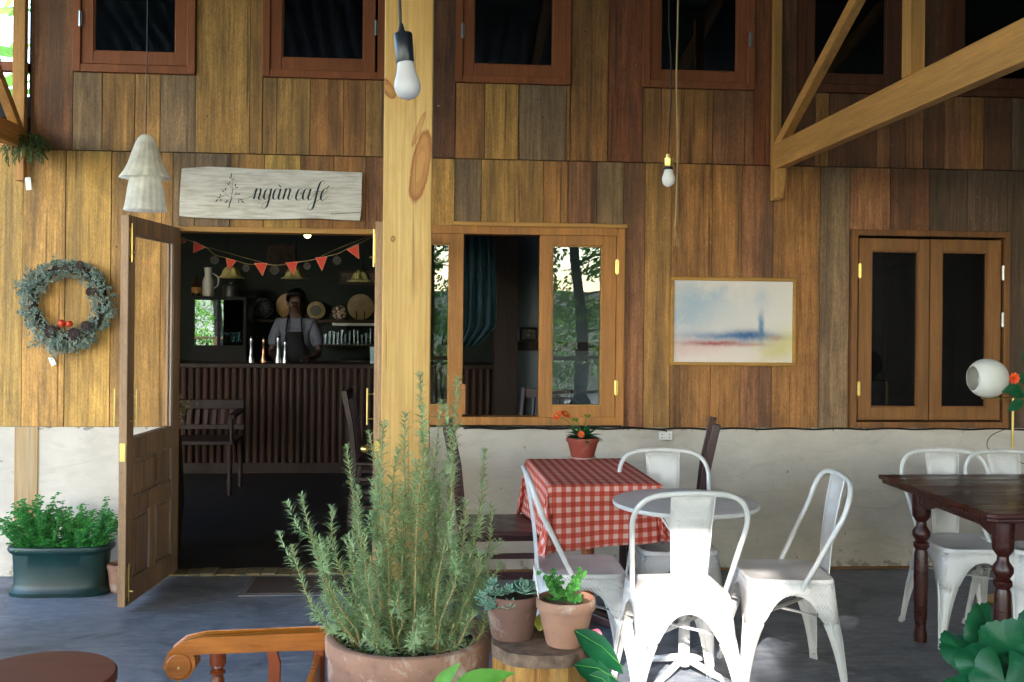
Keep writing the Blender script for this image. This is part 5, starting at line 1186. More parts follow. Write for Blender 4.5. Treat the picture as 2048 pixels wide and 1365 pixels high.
# ================================================================= FOREGROUND FURNITURE, MAT
d0 = 2.8; sp0 = P(72, 1352, d0); Rt = 152/F*d0
t = thing('round_stool', 'low round table with a thick red brown top at the terrace edge', 'side table', fl(sp0)); zt0 = sp0.z
MB().lathe([(.001, zt0-.034), (Rt-.006, zt0-.034), (Rt, zt0-.028), (Rt, zt0-.006), (Rt-.006, zt0), (.001, zt0)], fl(sp0), 72).build('tabletop', m_disc, t, smooth=True)
T = Matrix.Rotation(R(20), 4, 'Z')
mb = MB().box(-.18, .18, -.16, .16, zt0-.06, zt0-.0345); mb.v = [fl(sp0)+(T @ p) for p in mb.v]; mb.build('under_board', m_grey, t, bev=.003)
for sx in (-1, 1):
    for sy in (-1, 1): a_ = fl(sp0)+T.to_3x3() @ V((sx*.14, sy*.12, 0)); MB().tube([a_+V((sx*.03, sy*.03, 0)), a_+V((0, 0, zt0-.061))], [.016, .022], 10).build('leg', m_disc, t, smooth=True)
cz_ = zt0-.10
# armchair with scrolled arm
da = 3.12; sA = da/F
def AP(u, v, dy=0): p = P(u, v, da); return V((p.x, p.y+dy, p.z))
ac = fl(P(500, 1300, da-.25)); t = thing('armchair', 'varnished orange wooden armchair with scrolled arm and turned spindle', 'armchair', ac)
hwid = .034
arm = [(652, 1262), (560, 1266), (470, 1270), (410, 1272), (370, 1281), (345, 1300), (336, 1326), (345, 1345), (362, 1351), (380, 1345), (392, 1328), (391, 1310), (380, 1302), (410, 1298), (470, 1296), (560, 1292), (652, 1290)]
def arm_at(dy, name):
    mb = MB(); pts = [AP(u, v, 0) for u, v in arm]; n = len(pts)
    mb.v = [p+V((0, dy-hwid, 0)) for p in pts]+[p+V((0, dy+hwid, 0)) for p in pts]
    mb.f = [tuple(range(n)), tuple(range(2*n-1, n-1, -1))]+[(i, (i+1) % n, (i+1) % n+n, i+n) for i in range(n)]
    o = mb.build(name, m_armwood, t, bev=.006, seg=3, smooth=True)
    c = AP(364, 1325, dy-hwid-.007); MB().tube([c, c+V((0, 2*hwid+.014, 0))], 25*sA, 28).build('scroll', m_armwood, o, bev=.004, smooth=True)
    c = AP(364, 1327, dy-hwid-.0105); MB().tube([c, c+V((0, .005, 0))], .004, 10).build('screw_cap', m_brass, o)
    # continuation of the arm to the back post
    return o
spn = [(.030, 0), (.030, 32), (.024, 34), (.026, 38), (.017, 42), (.028, 48), (.028, 52), (.018, 56), (.024, 64), (.028, 90), (.022, 130), (.019, 170), (.026, 180), (.018, 186), (.026, 240), (.026, 520)]
for dy, nm in ((0, 'arm'), (-.52, 'arm')):
    a_ = arm_at(dy, nm)
    c = AP(436, 1297, dy); MB().lathe([(r*.85, c.z-z*sA*.95) for r, z in spn if c.z-z*sA*.95 > 0]+[(.018, 0.0)], (c.x, c.y, 0), 20).build('front_leg', m_armwoodz, t, smooth=True)
    for (ut, ub, bow) in ((543, 548, 1), (638, 630, -1)):
        q = [AP(ut-8, 1292, dy), AP(ut+6, 1292, dy), AP(ut+6+10*bow, 1325, dy), AP(ut+6+9*bow, 1370, dy), AP(ut+4, 1430, dy), AP(ut+2, 1480, dy), AP(ut-12, 1480, dy), AP(ut-10+2*bow, 1430, dy), AP(ut-10+6*bow, 1370, dy), AP(ut-6+4*bow, 1325, dy)]
        mb = MB(); n = len(q); mb.v = [p+V((0, -.011, 0)) for p in q]+[p+V((0, .011, 0)) for p in q]; mb.f = [tuple(range(n)), tuple(range(2*n-1, n-1, -1))]+[(i, (i+1) % n, (i+1) % n+n, i+n) for i in range(n)]
        mb.build('arm_splat', m_armwoodz, t, bev=.003, smooth=True)
    bpx = AP(648, 1200, dy); MB().box(bpx.x-.025, bpx.x+.005, bpx.y-.02, bpx.y+.02, 0, AP(600, 1292).z).build('back_leg', m_armwoodz, t, bev=.004)
s0 = AP(420, 1400); s1 = AP(634, 1400); zs_ = AP(500, 1448).z
MB().box(s0.x-.02, s1.x, s0.y-.55, s0.y+.03, zs_-.035, zs_).build('seat', m_armwood, t, bev=.008)
MB().box(s1.x-.005, s1.x+.015, s0.y-.50, s0.y-.022, .36, .44).build('back_rail', m_armwood, t, bev=.004)
# door mat
mt = [PF(u, v) for u, v in ((500, 1156), (700, 1156), (478, 1194), (700, 1194))]
t = thing('door_mat', 'thin brown door mat with a grey border before the threshold', 'mat', V((mt[0].x+.4, (mt[0].y+mt[2].y)/2, 0)))
mx0, mx1, my0, my1 = (mt[0].x+mt[2].x)/2, (mt[0].x+mt[2].x)/2+.78, mt[2].y, mt[0].y
MB().box(mx0, mx1, my0, my1, .001, .007).build('mat_border', plain('grey_mat_border', '#77767a', .9, var=.1), t, bev=.002)
MB().box(mx0+.035, mx1-.035, my0+.03, my1-.03, .0072, .011).build('mat_field', plain('brown_mat_fibre', '#5a4a46', .95, var=.3, scale=120, bump=.8), t)

# unseen dark wall added to shade one side and darken its pane reflections
wg = thing('shade_wall', 'unseen dark timber wall added to shade one side of the terrace', 'building', (5.2, 3.0, 0))
mb = MB()
for k in range(40): mb.box(5.2+rng.uniform(0, .006), 5.23, -2.2+.2*k+.002, -2.2+.2*k+.198, 0, 4.6)
o = mb.build('cladding', wood('dark_shade_planks', '#4a3424', 'Z', .7, .4, .2), wg); o['kind'] = 'stuff'
MB().box(5.231, 5.5, -2.2, 5.8, 0, 4.65).build('shade_wall_back', m_gap, wg)

# ================================================================= INSIDE THE CAFE
at = PW
YC = 9.54
ct = thing('bar_counter', 'long dark bar counter faced with upright slats inside the open door', 'counter', (-1.5, YC, 0))
cz = at(560, 728, YC).z
MB().box(-4.4, 1.3, YC-.03, YC+.55, cz-.04, cz).build('countertop', m_intbr, ct, bev=.004)
MB().box(-4.4, 1.28, YC+.03, YC+.5, .001, cz-.041).build('counter_body', m_intbr, ct)
MB().box(-4.4, 1.28, YC-.012, YC+.029, .001, .10).build('kick_board', m_intbr, ct)
x = -4.38; k = 0
m_slat = wood('counter_slat_wood', '#45291b', 'Z', .6, .2, .1)
while x < 1.25:
    mb = MB(); mb.lathe([(.024, .101), (.024, cz-.042)], (x+.03, YC+.014, 0), 8); mb.build('slat', m_slat, ct, smooth=True); x += .0665
# shelf of plates on the back wall
YB = 11.2
zsf = at(600, 640, YB-.1).z
sh = thing('plate_shelf', 'long wooden shelf on the dark green back wall carrying the plates', 'shelf', (0, YB, zsf))
MB().box(at(490, 640, YB-.1).x, at(780, 640, YB-.1).x, YB-.22, YB-.001, zsf-.03, zsf).build('shelf_board', m_slat, sh, bev=.003)
for u in (510, 600, 690, 760): xx = at(u, 640, YB-.1).x; MB().box(xx-.01, xx+.01, YB-.2, YB-.001, zsf-.10, zsf-.031).build('shelf_bracket', m_slat, sh)
def plate(u, r, mats, label, dotted=None):
    rr = r/F*(YB-.12)*1.0; c = at(u, 0, YB-.14); z = zsf+.002+rr
    t = thing('plate', label, 'plate', (c.x, YB-.12, zsf)); rt = Matrix.Rotation(R(90+10), 3, 'X')
    MB().lathe([(.001, .012), (rr*.68, .012), (rr*.75, .006), (rr, -.008), (rr, -.003), (rr*.77, .0125), (rr*.68, .018), (.001, .018)][::-1], (c.x, YB-.12, z), 36, mat=rt).build('plate_body', mats, t, smooth=True)
    return t, c.x, z, rr
def dotmat(name, a, b, sc_, th=.5):
    g = G(name); vec = g.n('TexCoord').outputs['Object']; v = g.n('TexVoronoi', {'Vector': vec, 'Scale': sc_}).outputs['Distance']
    return g.fin(g.mix(g.ramp(v, th-.05, th+.05), lin(a), lin(b)), .4)
plate(497, 22, plain('brown_plate', '#6a4c38', .5), 'dull brown plate at the cabinet end of the shelf')
plate(531, 21, dotmat('speckled_plate_glaze', '#8b8a90', '#3a3c4a', 60, .4), 'blue speckled plate between the brown plate and the barista')
plate(584, 26, plain('tan_plate', '#b08a5a', .5), 'large tan plate partly hidden by the head of the barista')
t, cx_, z_, rr = plate(638, 18, plain('cream_plate', '#a89468', .45), 'cream plate with a grey centre just past the barista')
MB().lathe([(.001, .0), (rr*.62, 0), (rr*.62, .003), (.001, .003)], (cx_, YB-.142, z_), 30, mat=Matrix.Rotation(R(100), 3, 'X')).build('plate_centre', plain('grey_plate_centre', '#5c5a50', .5), t)
plate(684, 14.5, dotmat('patterned_plate_glaze', '#b8a494', '#4c2c28', 38, .5), 'smallest patterned plate on the shelf')
t, cx_, z_, rr = plate(727, 26, plain('pale_plate', '#b49a70', .5), 'largest plain tan plate, standing in a wooden holder')
for dx in (-.04, .05): MB().bar((cx_+dx, YB-.19, zsf+.001), (cx_+dx, YB-.17, zsf+.10), .012, .012).build('plate_holder', m_slat, t)
# lower glass shelves
m_glow = plain('steel_shelf_edge', '#c9cdd0', .3)
z1_ = at(700, 690, YB-.15).z
s2 = thing('glass_shelf', 'shelf of drinking glasses below the plate shelf', 'shelf', (.1, YB, z1_))
xa, xb = at(640, 690, YB-.15).x, at(790, 690, YB-.15).x
MB().box(xa, xb, YB-.28, YB-.001, z1_-.025, z1_).build('shelf_board', m_slat, s2, bev=.003)
zt2 = at(700, 652, YB-.15).z
tr_ = thing('glint_bar', 'white bar standing in for a bright reflection under the plate shelf', 'glint', (.1, YB, zt2))
MB().box(at(665, 650, YB-.2).x, at(775, 650, YB-.2).x, YB-.25, YB-.08, zt2, zt2+.03).build('glint_bar_body', m_white, tr_, bev=.005)  # white bar put in for a reflected strip of light
r1 = random.Random(9)
def cup(x, y, z, r, h, label, mat=m_cup, group='glasses on the bar shelves'):
    o = MB().lathe([(.001, .0), (r*.8, 0), (r, h), (r-.003, h), (r*.8-.003, .006), (.001, .006)], (0, 0, 0), 16).build('drinking_glass', mat, None, smooth=True)
    o.location = (x, y, z); return tag(o, label, 'glass', group)
for k in range(15): cup(at(650+8.2*k, 690, YB-.15).x, YB-.15+r1.uniform(-.04, .04), z1_+.0005, r1.uniform(.028, .038), r1.uniform(.10, .19), 'clear drinking glass in the row on the shelf behind the barista')
for k in range(7): cup(at(405+12*k, 690, 10.6).x, 10.62, at(430, 686, 10.6).z+.002, .03, .11, 'clear glass standing behind the cabinet pane', group='glasses inside the wall cabinet')
# back bench with silver machine
xq0, xq1 = at(430, 727, YB-.3).x, at(800, 727, YB-.3).x
bb = thing('back_bench', 'dark work bench along the back wall behind the bar', 'bench', (-.5, YB, 0))
MB().box(xq0, xq1, YB-.45, YB-.001, .80, .84).build('bench_top', m_intbr, bb); MB().box(xq0+.02, xq1-.02, YB-.42, YB-.02, 0, .799).build('bench_body', m_dark, bb)
em = thing('espresso_machine', 'low silver coffee machine on the back bench beyond the barista', 'coffee machine', (at(710, 715, YB-.3).x, YB-.3, .842))
ex = at(712, 715, YB-.3).x
MB().box(ex-.17, ex+.17, YB-.42, YB-.12, .842, 1.02).build('machine_body', m_steel, em, bev=.02, seg=3)
MB().box(ex-.15, ex+.15, YB-.44, YB-.421, .96, 1.01).build('front_panel', m_white, em, bev=.005)
for dx in (-.08, .08): MB().tube([(ex+dx, YB-.45, .92), (ex+dx, YB-.55, .91)], .012, 8).build('portafilter', m_black, em)
jg = at(748, 728, YC+.2); cup(jg.x, YC+.2, cz+.001, .045, .16, 'pale tall jar on the bar top at the door leaf', plain('pale_jar', '#a9c4c4', .3), None)
# things on the bar top
for u, h, m, lb in ((502, .23, m_steel, 'slim silver bottle on the bar top, nearest the cabinet'), (527, .22, plain('copper', (.6, .3, .16), .25, 1.0), 'slim copper bottle on the bar top'), (556, .24, m_steel, 'tallest slim silver bottle on the bar top before the barista'), (570, .2, m_steel, 'leaning silver spoon shaped tool on the bar top')):
    x = at(u, 728, YC+.15).x; t = thing('bar_bottle', lb, 'bottle', (x, YC+.15, cz))
    MB().lathe([(.03, 0), (.03, h*.15), (.018, h*.35), (.014, h*.8), (.02, h*.86), (.016, h)], (x, YC+.15, cz+.001), 16).build('bottle_body', m, t, smooth=True)
    MB().lathe([(.017, 0), (.017, .02), (.001, .022)], (x, YC+.15, cz+h+.001), 12).build('cap', m_black, t)
# wall cabinet with glass doors
cb0, cb1 = at(383, 600, 10.5), at(492, 692, 10.5)
kb = thing('glass_cabinet', 'dark cabinet with glass doors that mirror the garden', 'cabinet', ((cb0.x+cb1.x)/2, 10.7, 0))
X0_, X1_, Z0_, Z1_ = cb0.x, cb1.x, cb1.z, cb0.z
MB().box(X0_, X1_, 10.5, 10.9, .001, Z0_).build('cabinet_base', m_dark, kb); MB().box(X0_, X1_, 10.88, 10.9, Z0_+.001, Z1_).build('cabinet_back', m_dark, kb)
MB().box(X0_, X1_, 10.49, 10.9, Z1_+.001, Z1_+.04).build('cabinet_top', m_dark, kb, bev=.004)
for xx in (X0_, (X0_+X1_)/2-.015, X1_-.03): MB().box(xx, xx+.03, 10.5, 10.53, Z0_+.001, Z1_).build('stile', m_dark, kb)
MB().box(X0_+.03, X1_-.03, 10.531, 10.87, at(430, 645, 10.5).z-.01, at(430, 645, 10.5).z).build('shelf_board', m_dark, kb)
m_mirror = glass('mirror_like_glass', 1.5, 7.0, (.7, .8, .8), 0)
for a_, b_ in ((X0_+.031, (X0_+X1_)/2-.016), ((X0_+X1_)/2+.016, X1_-.031)): MB().box(a_, b_, 10.512, 10.516, Z0_+.002, Z1_-.001).build('pane', m_mirror, kb)
# items on the cabinet
ip_ = at(416, 598, 10.65); z = Z1_+.042; jx = ip_.x
t = thing('white_jug', 'tall white jug on top of the glass cabinet', 'jug', (jx, 10.65, z)); MB().lathe([(.05, 0), (.06, .03), (.058, .16), (.035, .22), (.045, .30), (.041, .30), (.03, .22)], (jx, 10.65, z), 24).build('jug_body', m_white, t, smooth=True); MB().tube(smooth_path([(jx+.055, 10.65, z+.08), (jx+.10, 10.65, z+.12), (jx+.10, 10.65, z+.2), (jx+.04, 10.65, z+.24)]), .008, 8).build('jug_handle', m_white, t, smooth=True)
bx = at(393, 598, 10.6).x
t = thing('amber_bottle', 'dark amber bottle on the cabinet beside the white jug', 'bottle', (bx, 10.6, z)); MB().lathe([(.045, 0), (.05, .02), (.05, .10), (.02, .15), (.016, .21), (.02, .215), (.001, .216)], (bx, 10.6, z), 20).build('bottle_body', plain('amber_glass', '#3a2008', .15), t, smooth=True); MB().lathe([(.0505, .03), (.0505, .09)], (bx, 10.6, z), 20).build('bottle_label', plain('amber_label', '#b07a30', .6), t)
kx = at(463, 590, 10.65).x; t = thing('round_tin', 'dark round tin on the far end of the cabinet', 'tin', (kx, 10.65, z)); MB().lathe([(.09, 0), (.09, .10), (.085, .115), (.03, .13), (.03, .15), (.001, .15)], (kx, 10.65, z), 26).build('tin_body', plain('dark_tin', '#33322e', .4), t, smooth=True)
# pictures on the back wall
def pic(u0, v0, u1, v1, label, round_=False):
    a_, b_ = at(u0, v0, YB-.02), at(u1, v1, YB-.02); t = thing('wall_picture', label, 'picture', ((a_.x+b_.x)/2, YB, b_.z))
    MB().box(a_.x+.02, b_.x-.02, YB-.02, YB-.005, b_.z+.02, a_.z-.02).build('picture_sheet', dotmat('dim_print', '#4a3a28', '#1c1712', 9, .5), t)
    for q in ((a_.x, a_.x+.025, b_.z, a_.z), (b_.x-.025, b_.x, b_.z, a_.z), (a_.x+.025, b_.x-.025, b_.z, b_.z+.025), (a_.x+.025, b_.x-.025, a_.z-.025, a_.z)): MB().box(q[0], q[1], YB-.04, YB-.003, q[2], q[3]).build('frame_side', m_slat, t)
    if round_: MB().lathe([(.10, 0), (.16, 0), (.16, .01), (.10, .01)], ((a_.x+b_.x)/2, YB-.021, (a_.z+b_.z)/2), 30, mat=Matrix.Rotation(R(90), 3, 'X')).build('woven_ring', m_bark, t)
pic(536, 491, 589, 545, 'square picture with a dark woven ring above the plates', True)
pic(678, 542, 790, 571, 'long dark carved picture over the largest plate')
# brass tulip pendants
def tulip(u, v, lb):
    p = at(u, v, 9.3); s = 9.3/F; t = thing('brass_pendant', lb, 'pendant lamp', (p.x, p.y, ZC), group='brass flower pendants above the bar')
    prof = [(1.5, 14), (8, 12), (13, 8), (15, 2), (16, -3), (19, -7), (24, -9), (23, -10.5), (18, -8.5), (14, -3), (12, 4), (2, 10)]
    MB().lathe([(r*s, z*s) for r, z in prof], p, 36, wob=lambda g, j: .13*math.sin(6*g) if 3 <= j <= 7 else 0).build('lamp_shade', m_brassin, t, smooth=True)
    MB().tube([p+V((0, 0, 13*s)), V((p.x, p.y, ZC))], .005, 6).build('cord', m_black, t); MB().sphere(p, 5*s, 10, 8).build('bulb', m_white, t, smooth=True)
m_brassin = plain('polished_brass', (.80, .66, .24), .3, .35)
tulip(462, 546, 'brass flower pendant above the glass cabinet'); tulip(589, 548, 'middle brass flower pendant, over the barista'); tulip(722, 553, 'brass flower pendant over the largest plate')
# the lit bulb near the lintel
p = at(615, 470, 8.2); g = G('lit_bulb'); g.b.inputs['Emission Color'].default_value = (1, .62, .22, 1); g.b.inputs['Emission Strength'].default_value = 3.0
t = thing('ceiling_bulb', 'small lit warm bulb near the top of the doorway', 'light bulb', (p.x, p.y, ZC))
MB().sphere(p, .028, 14, 10).build('bulb', g.m, t, smooth=True); MB().tube([p+V((0, 0, .026)), V((p.x, p.y, ZC))], .012, 10).build('lamp_holder', m_brass, t)
# bunting across the doorway
bt = thing('bunting', 'garland of orange red pennants and frosted pine cones strung across the doorway', 'garland', PW(560, 500, W+.14))
yb_ = W+.17
line = [(352, 473), (362, 476), (383, 483), (410, 494), (430, 510), (452, 516), (476, 523), (498, 529), (535, 529), (555, 531), (595, 525), (620, 521), (650, 514), (678, 507), (702, 494), (726, 484), (752, 470)]
MB().tube(smooth_path([PW(u, v, yb_) for u, v in line], 4), .0016, 5).build('string', m_string, bt)
MB().tube(smooth_path([PW(u, v, yb_+.03) for u, v in ((395, 490), (440, 502), (490, 516), (530, 527))], 4), .0010, 4).build('thread', m_string, bt)
MB().tube(smooth_path([PW(u, v, yb_+.03) for u, v in ((640, 514), (670, 500), (700, 488), (752, 468))], 4), .0010, 4).build('thread', m_string, bt)
m_pen = plain('coral_felt', '#d2452c', .8, var=.05)
m_pin = leafmat('coral_stitch', '#e0907c', '#e0907c', .8, .2)
for tri in (((356, 475), (372, 484), (352, 489)), ((388, 483), (411, 495), (387, 506)), ((452, 517), (473, 522), (457, 541)), ((509, 527), (534, 527), (525, 552)), ((571, 526), (595, 524), (587, 550)), ((631, 516), (654, 514), (644, 542)), ((694, 500), (717, 490), (718, 518))):
    q = [PW(u, v, yb_-.004+rng.uniform(-.006, .006)) for u, v in tri]; mb = MB(); mb.v = [p_ for p_ in q]+[p_+V((0, .003, 0)) for p_ in q]; mb.f = [(0, 1, 2), (5, 4, 3), (0, 3, 4, 1), (1, 4, 5, 2), (2, 5, 3, 0)]; pn = mb.build('pennant', m_pen, bt)
    e = MB()
    for i in range(3): e.bar(q[i]+V((0, -.001, 0)), q[(i+1) % 3]+V((0, -.001, 0)), .0022, .0022)
    e.build('stitched_edge', m_pin, pn)
for u, v, r in ((367, 481, .018), (429, 521, .026), (492, 537, .022), (549, 541, .027), (614, 533, .022), (674, 522, .026)):
    c = PW(u, v, yb_); cone_mesh(MB(), c, r, r*1.9, 46, V((0, -.15, -1))).build('pine_cone', m_conew, bt); MB().tube([c, c+V((0, 0, r*1.3))], .001, 4).build('string', m_string, bt)
# bench, basket of dried flowers and a chair in the room
bn0, bn1 = at(352, 900, 8.6), at(478, 900, 8.6)
bn = thing('slatted_bench', 'dark slatted wooden bench standing inside against the bar', 'bench', ((bn0.x+bn1.x)/2, 8.7, 0))
zb1 = at(420, 800, 8.8).z; x0, x1 = bn0.x-.5, bn1.x
MB().box(x0, x1, 8.35, 8.80, .42, .45).build('seat', m_intbr, bn, bev=.004); MB().box(x0, x1, 8.80, 8.84, zb1-.08, zb1).build('top_rail', m_intbr, bn, bev=.006); MB().box(x0, x1, 8.80, 8.84, .50, .54).build('bottom_rail', m_intbr, bn)
n = 14
for k in range(n): xx = x0+.05+(x1-x0-.1)*k/(n-1); MB().bar((xx, 8.82, .541), (xx+.01, 8.83, zb1-.081), .035, .012, (0, 1, 0)).build('slat', m_slat, bn)
for xx in (x0+.03, x1-.03):
    for yy in (8.37, 8.82): MB().lathe([(.018, 0), (.024, .12), (.018, .16), (.026, .3), (.022, .419)], (xx, yy, 0), 14).build('leg', m_intbr, bn, smooth=True)
MB().bar((x1-.02, 8.36, .65), (x1-.02, 8.82, .67), .05, .03).build('arm', m_intbr, bn); MB().tube([(x1-.02, 8.38, .45), (x1-.02, 8.38, .64)], .016, 10).build('arm_post', m_intbr, bn)
p = PW(357, 822, 6.5); t = thing('dried_flower_bunch', 'bunch of dried cream flowers just inside the door frame', 'dried flowers', fl(p)+V((-.05, 0, 0)))
MB().lathe([(.07, 0), (.09, .3), (.07, .72), (.065, .72), (.08, .3), (.06, .01)], fl(p)+V((-.05, 0, 0)), 20).build('floor_vase', m_dark, t, smooth=True)
mb = MB()
for k in range(150): c = p+V((-.05+r1.gauss(0, .045), r1.gauss(0, .04), r1.gauss(0, .045))); mb.leaf(c, (r1.gauss(0, 1), r1.gauss(0, 1), r1.gauss(0, 1)), (0, -1, 0), .03, .022, .8, .3, 3)
o = mb.build('foliage', leafmat('dried_cream_petals', '#a8946a', '#8a7850', .9), t); o['kind'] = 'stuff'; mb = MB()
for k in range(8): mb.tube([fl(p)+V((-.05, 0, .6)), p+V((-.05+r1.gauss(0, .03), r1.gauss(0, .03), 0))], .002, 4)
mb.build('stem', m_rstem, t)
dup(wc, fl(PW(772, 900, 7.3)), R(-92), 'dark chair inside the room seen edge-on by the second door leaf')
dup(wc, fl(PW(1062, 900, 7.2)), R(150), 'dark chair inside whose top slats show low in the open window')
# curtain in the open window
cv = MB(); nx_, nz_ = 60, 26
for j in range(nz_):
    q = j/(nz_-1); z = at(950, 470, 6.6).z*(1-q)+at(950, 695, 6.6).z*q
    for i in range(nx_):
        s_ = i/(nx_-1); ul = 880; ur = 985+8*math.sin(q*2.2)-34*max(0, q-.82)/.18
        u = ul+(ur-ul)*s_; x = at(u, 600, 6.6).x; cv.v.append(V((x, 6.6+.035*math.sin(s_*40+q*2)+.012*math.sin(s_*90), z-.12*max(0, q-.7)*(s_-.5)**2*-2)))
for j in range(nz_-1):
    for i in range(nx_-1): a_ = j*nx_+i; cv.f.append((a_, a_+1, a_+nx_+1, a_+nx_))
o = cv.build('curtain', plain('teal_curtain_cloth', '#233e47', .9, var=.15, scale=20), None, smooth='all', solid=.002); tag(o, 'teal gathered curtain tied back inside the open window', 'curtain')
a_, b_ = PW(1040, 655, pxw.y-.02), PW(1075, 683, pxw.y-.02)
t = thing('small_picture', 'small dark framed picture on the grey wall inside the open window', 'picture', (a_.x, a_.y, b_.z)); MB().box(a_.x, b_.x, pxw.y-.02, pxw.y-.001, b_.z, a_.z).build('picture_frame', m_dark, t, bev=.004); MB().box(a_.x+.02, b_.x-.02, pxw.y-.024, pxw.y-.0205, b_.z+.02, a_.z-.02).build('picture_sheet', dotmat('small_print', '#6a5040', '#2c2420', 30, .4), t)
sb = thing('wall_ledge', 'brown ledge along the grey wall inside the open window', 'shelf', (a_.x, pxw.y, b_.z-.1)); MB().box(pxw.x, 2.3, pxw.y-.06, pxw.y-.001, b_.z-.075, b_.z-.003).build('ledge_board', m_intbr, sb)

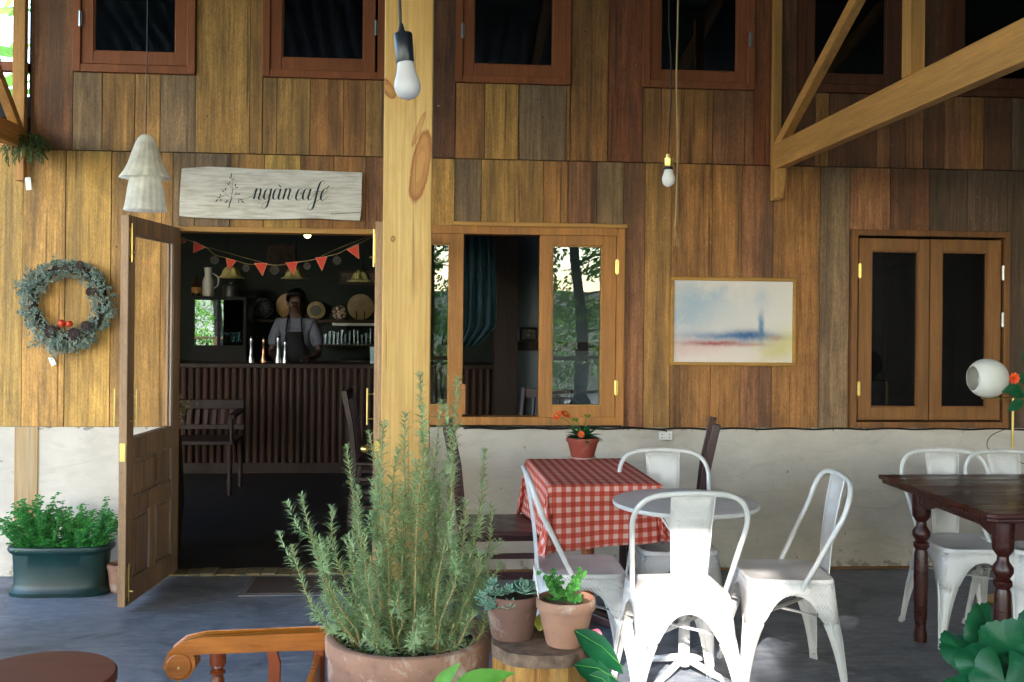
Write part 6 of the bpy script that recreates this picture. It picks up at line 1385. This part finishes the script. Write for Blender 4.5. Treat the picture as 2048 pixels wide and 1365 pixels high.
# ================================================================= PERSON
def skin(verts, edges, rad, name, mat, parent, sub=2, smooth=True):
    me = bpy.data.meshes.new(name); org = ORG[parent.name] if parent else V((0, 0, 0))
    me.from_pydata([tuple(V(v)-org) for v in verts], edges, []); o = bpy.data.objects.new(name, me); COL.objects.link(o); o.parent = parent
    o.modifiers.new('skin', 'SKIN'); 
    if not me.skin_vertices: me.attributes.new
    m = o.modifiers['skin']; m.use_smooth_shade = True
    for i, r in enumerate(rad): 
        sv = me.skin_vertices[0].data[i]; sv.radius = (r, r) if not hasattr(r, '__len__') else r; sv.use_root = (i == 0)
    s_ = o.modifiers.new('sub', 'SUBSURF'); s_.levels = sub; s_.render_levels = sub; me.materials.append(mat); return o
def person():
    hd = at(592, 615, 10.12); x, y = hd.x, 10.12
    t = thing('person', 'person in a grey printed t-shirt and dark apron working behind the bar counter', 'person', (x, y, 0))
    m_skin = plain('skin', '#4a2e22', .5, var=.06); m_shirt = plain('grey_tshirt', '#70727e', .9, var=.08); m_apr = plain('black_apron', '#18161a', .8)
    Vv = lambda dx, dy, z: (x+dx, y+dy, z)
    v = [Vv(0, 0, .98), Vv(0, .01, 1.12), Vv(0, .01, 1.28), Vv(0, .0, 1.42), Vv(0, -.01, 1.50), Vv(0, -.025, 1.58), Vv(0, -.02, 1.655),
         Vv(-.15, .01, 1.41), Vv(-.20, 0, 1.28), Vv(-.235, -.02, 1.12), Vv(-.17, -.20, 1.07), Vv(-.13, -.28, 1.08),
         Vv(.15, .01, 1.41), Vv(.20, 0, 1.28), Vv(.24, -.03, 1.12), Vv(.20, -.22, 1.07), Vv(.17, -.30, 1.08),
         Vv(-.09, 0, .90), Vv(-.10, -.01, .50), Vv(-.10, .02, .08), Vv(-.10, -.10, .035), Vv(.09, 0, .90), Vv(.10, -.01, .50), Vv(.10, .02, .08), Vv(.10, -.10, .035), Vv(0, -.125, 1.60), Vv(0, .0, 1.70)]
    e = [(0, 1), (1, 2), (2, 3), (3, 4), (4, 5), (5, 6), (3, 7), (7, 8), (8, 9), (9, 10), (10, 11), (3, 12), (12, 13), (13, 14), (14, 15), (15, 16), (0, 17), (17, 18), (18, 19), (19, 20), (0, 21), (21, 22), (22, 23), (23, 24), (5, 25), (6, 26)]
    r = [(.14, .10), (.13, .095), (.145, .10), (.12, .08), .05, (.072, .082), (.078, .09), .055, .045, .038, .03, .028, .055, .045, .038, .03, .028, .085, .06, .04, .035, .085, .06, .04, .035, .014, .06]
    # hands: five fingers each, from the wrist
    for wi, sgn in ((11, 1), (16, -1)):
        wv = V(v[wi]); pal = wv+V((sgn*.02, -.06, -.01)); v.append(tuple(pal)); r.append((.032, .016)); e.append((wi, len(v)-1)); pi_ = len(v)-1
        for k in range(4):
            o_ = (k-1.5)*.019; L = (.06, .072, .068, .052)[k]; b1 = pal+V((o_, -.035, 0)); b2 = b1+V((0, -L*.5, -.006)); b3 = b2+V((0, -L*.4, -.016))
            i0 = len(v); v += [tuple(b1), tuple(b2), tuple(b3)]; r += [.010, .009, .008]; e += [(pi_, i0), (i0, i0+1), (i0+1, i0+2)]
        i0 = len(v); v += [tuple(pal+V((sgn*.035, .0, -.004))), tuple(pal+V((sgn*.05, -.035, -.014)))]; r += [.011, .009]; e += [(pi_, i0), (i0, i0+1)]
    skin(v, e, r, 'body', m_skin, t)
    sv = [Vv(0, 0, 1.0), Vv(0, .01, 1.14), Vv(0, .01, 1.28), Vv(0, .0, 1.42), Vv(0, 0, 1.465), Vv(-.15, .01, 1.41), Vv(-.205, 0, 1.27), Vv(-.225, -.01, 1.17), Vv(.15, .01, 1.41), Vv(.205, 0, 1.27), Vv(.23, -.01, 1.17)]
    skin(sv, [(0, 1), (1, 2), (2, 3), (3, 4), (3, 5), (5, 6), (6, 7), (3, 8), (8, 9), (9, 10)], [(.16, .115), (.155, .11), (.165, .118), (.14, .098), .07, .078, .07, .072, .078, .07, .072], 'tshirt', m_shirt, t)
    ap = MB(); 
    for j, (z, hw_) in enumerate(((1.33, .085), (1.22, .10), (1.14, .155), (1.0, .17), (.6, .19))):
        for i in range(7): s_ = -1+2*i/6; ap.v.append(V(Vv(s_*hw_, -.128+.03*s_*s_-(.02 if j > 1 else 0), z)))
    for j in range(4):
        for i in range(6): a = j*7+i; ap.f.append((a, a+1, a+8, a+7))
    ap.build('apron', m_apr, t, smooth='all', solid=.004)
    for s_ in (-1, 1): MB().tube(smooth_path([Vv(s_*.08, -.125, 1.33), Vv(s_*.07, -.115, 1.41), Vv(s_*.06, -.06, 1.49), Vv(s_*.03, .06, 1.50)]), .009, 6).build('apron_strap', m_apr, t)
    # dim print on the chest
    pr = MB()
    for k, dx in enumerate((-.055, -.035, -.012)):
        c = V(Vv(dx, -.131, 1.36)); pts = [(0, .012), (.008, .010), (.003, .001), (.009, -.006), (0, -.012)]; pr.tube([c+V((a, 0, b)) for a, b in pts], .0022, 4)
    pr.build('shirt_print', m_apr, t)
    pr = MB()
    for dx in (.02, .04): pr.tube([V(Vv(dx, -.131, 1.365)), V(Vv(dx+.008, -.131, 1.352))], .004, 5)
    pr.build('shirt_print', plain('red_print', '#8a3040', .7), t)
    hr = MB(); c = V(Vv(0, .012, 1.665)); seg = 24
    for j in range(9):
        a = math.pi*.62*j/8
        for k in range(seg):
            g = 2*math.pi*k/seg; front = max(0, -math.sin(g)); aa = a*(1-.42*front)
            hr.v.append(c+V((.098*math.sin(aa)*math.cos(g), .108*math.sin(aa)*math.sin(g), .098*math.cos(aa))))
    for j in range(8):
        for k in range(seg): k2 = (k+1) % seg; hr.f.append((j*seg+k, j*seg+k2, (j+1)*seg+k2, (j+1)*seg+k))
    hr.build('hair', plain('black_hair', '#0c0a09', .6), t, smooth='all', solid=.01)
    for s_ in (-1, 1):
        MB().sphere(Vv(s_*.031, -.096, 1.625), .009, 10, 8).build('eye', m_black, t, smooth=True); MB().sphere(Vv(s_*.082, -.005, 1.615), .02, 10, 8, (.45, .8, 1.3)).build('ear', m_skin, t, smooth=True)
    MB().tube([Vv(-.022, -.102, 1.565), Vv(0, -.107, 1.563), Vv(.022, -.102, 1.565)], .005, 6).build('mouth', plain('lips', '#6a3a34', .5), t, smooth=True)
person()
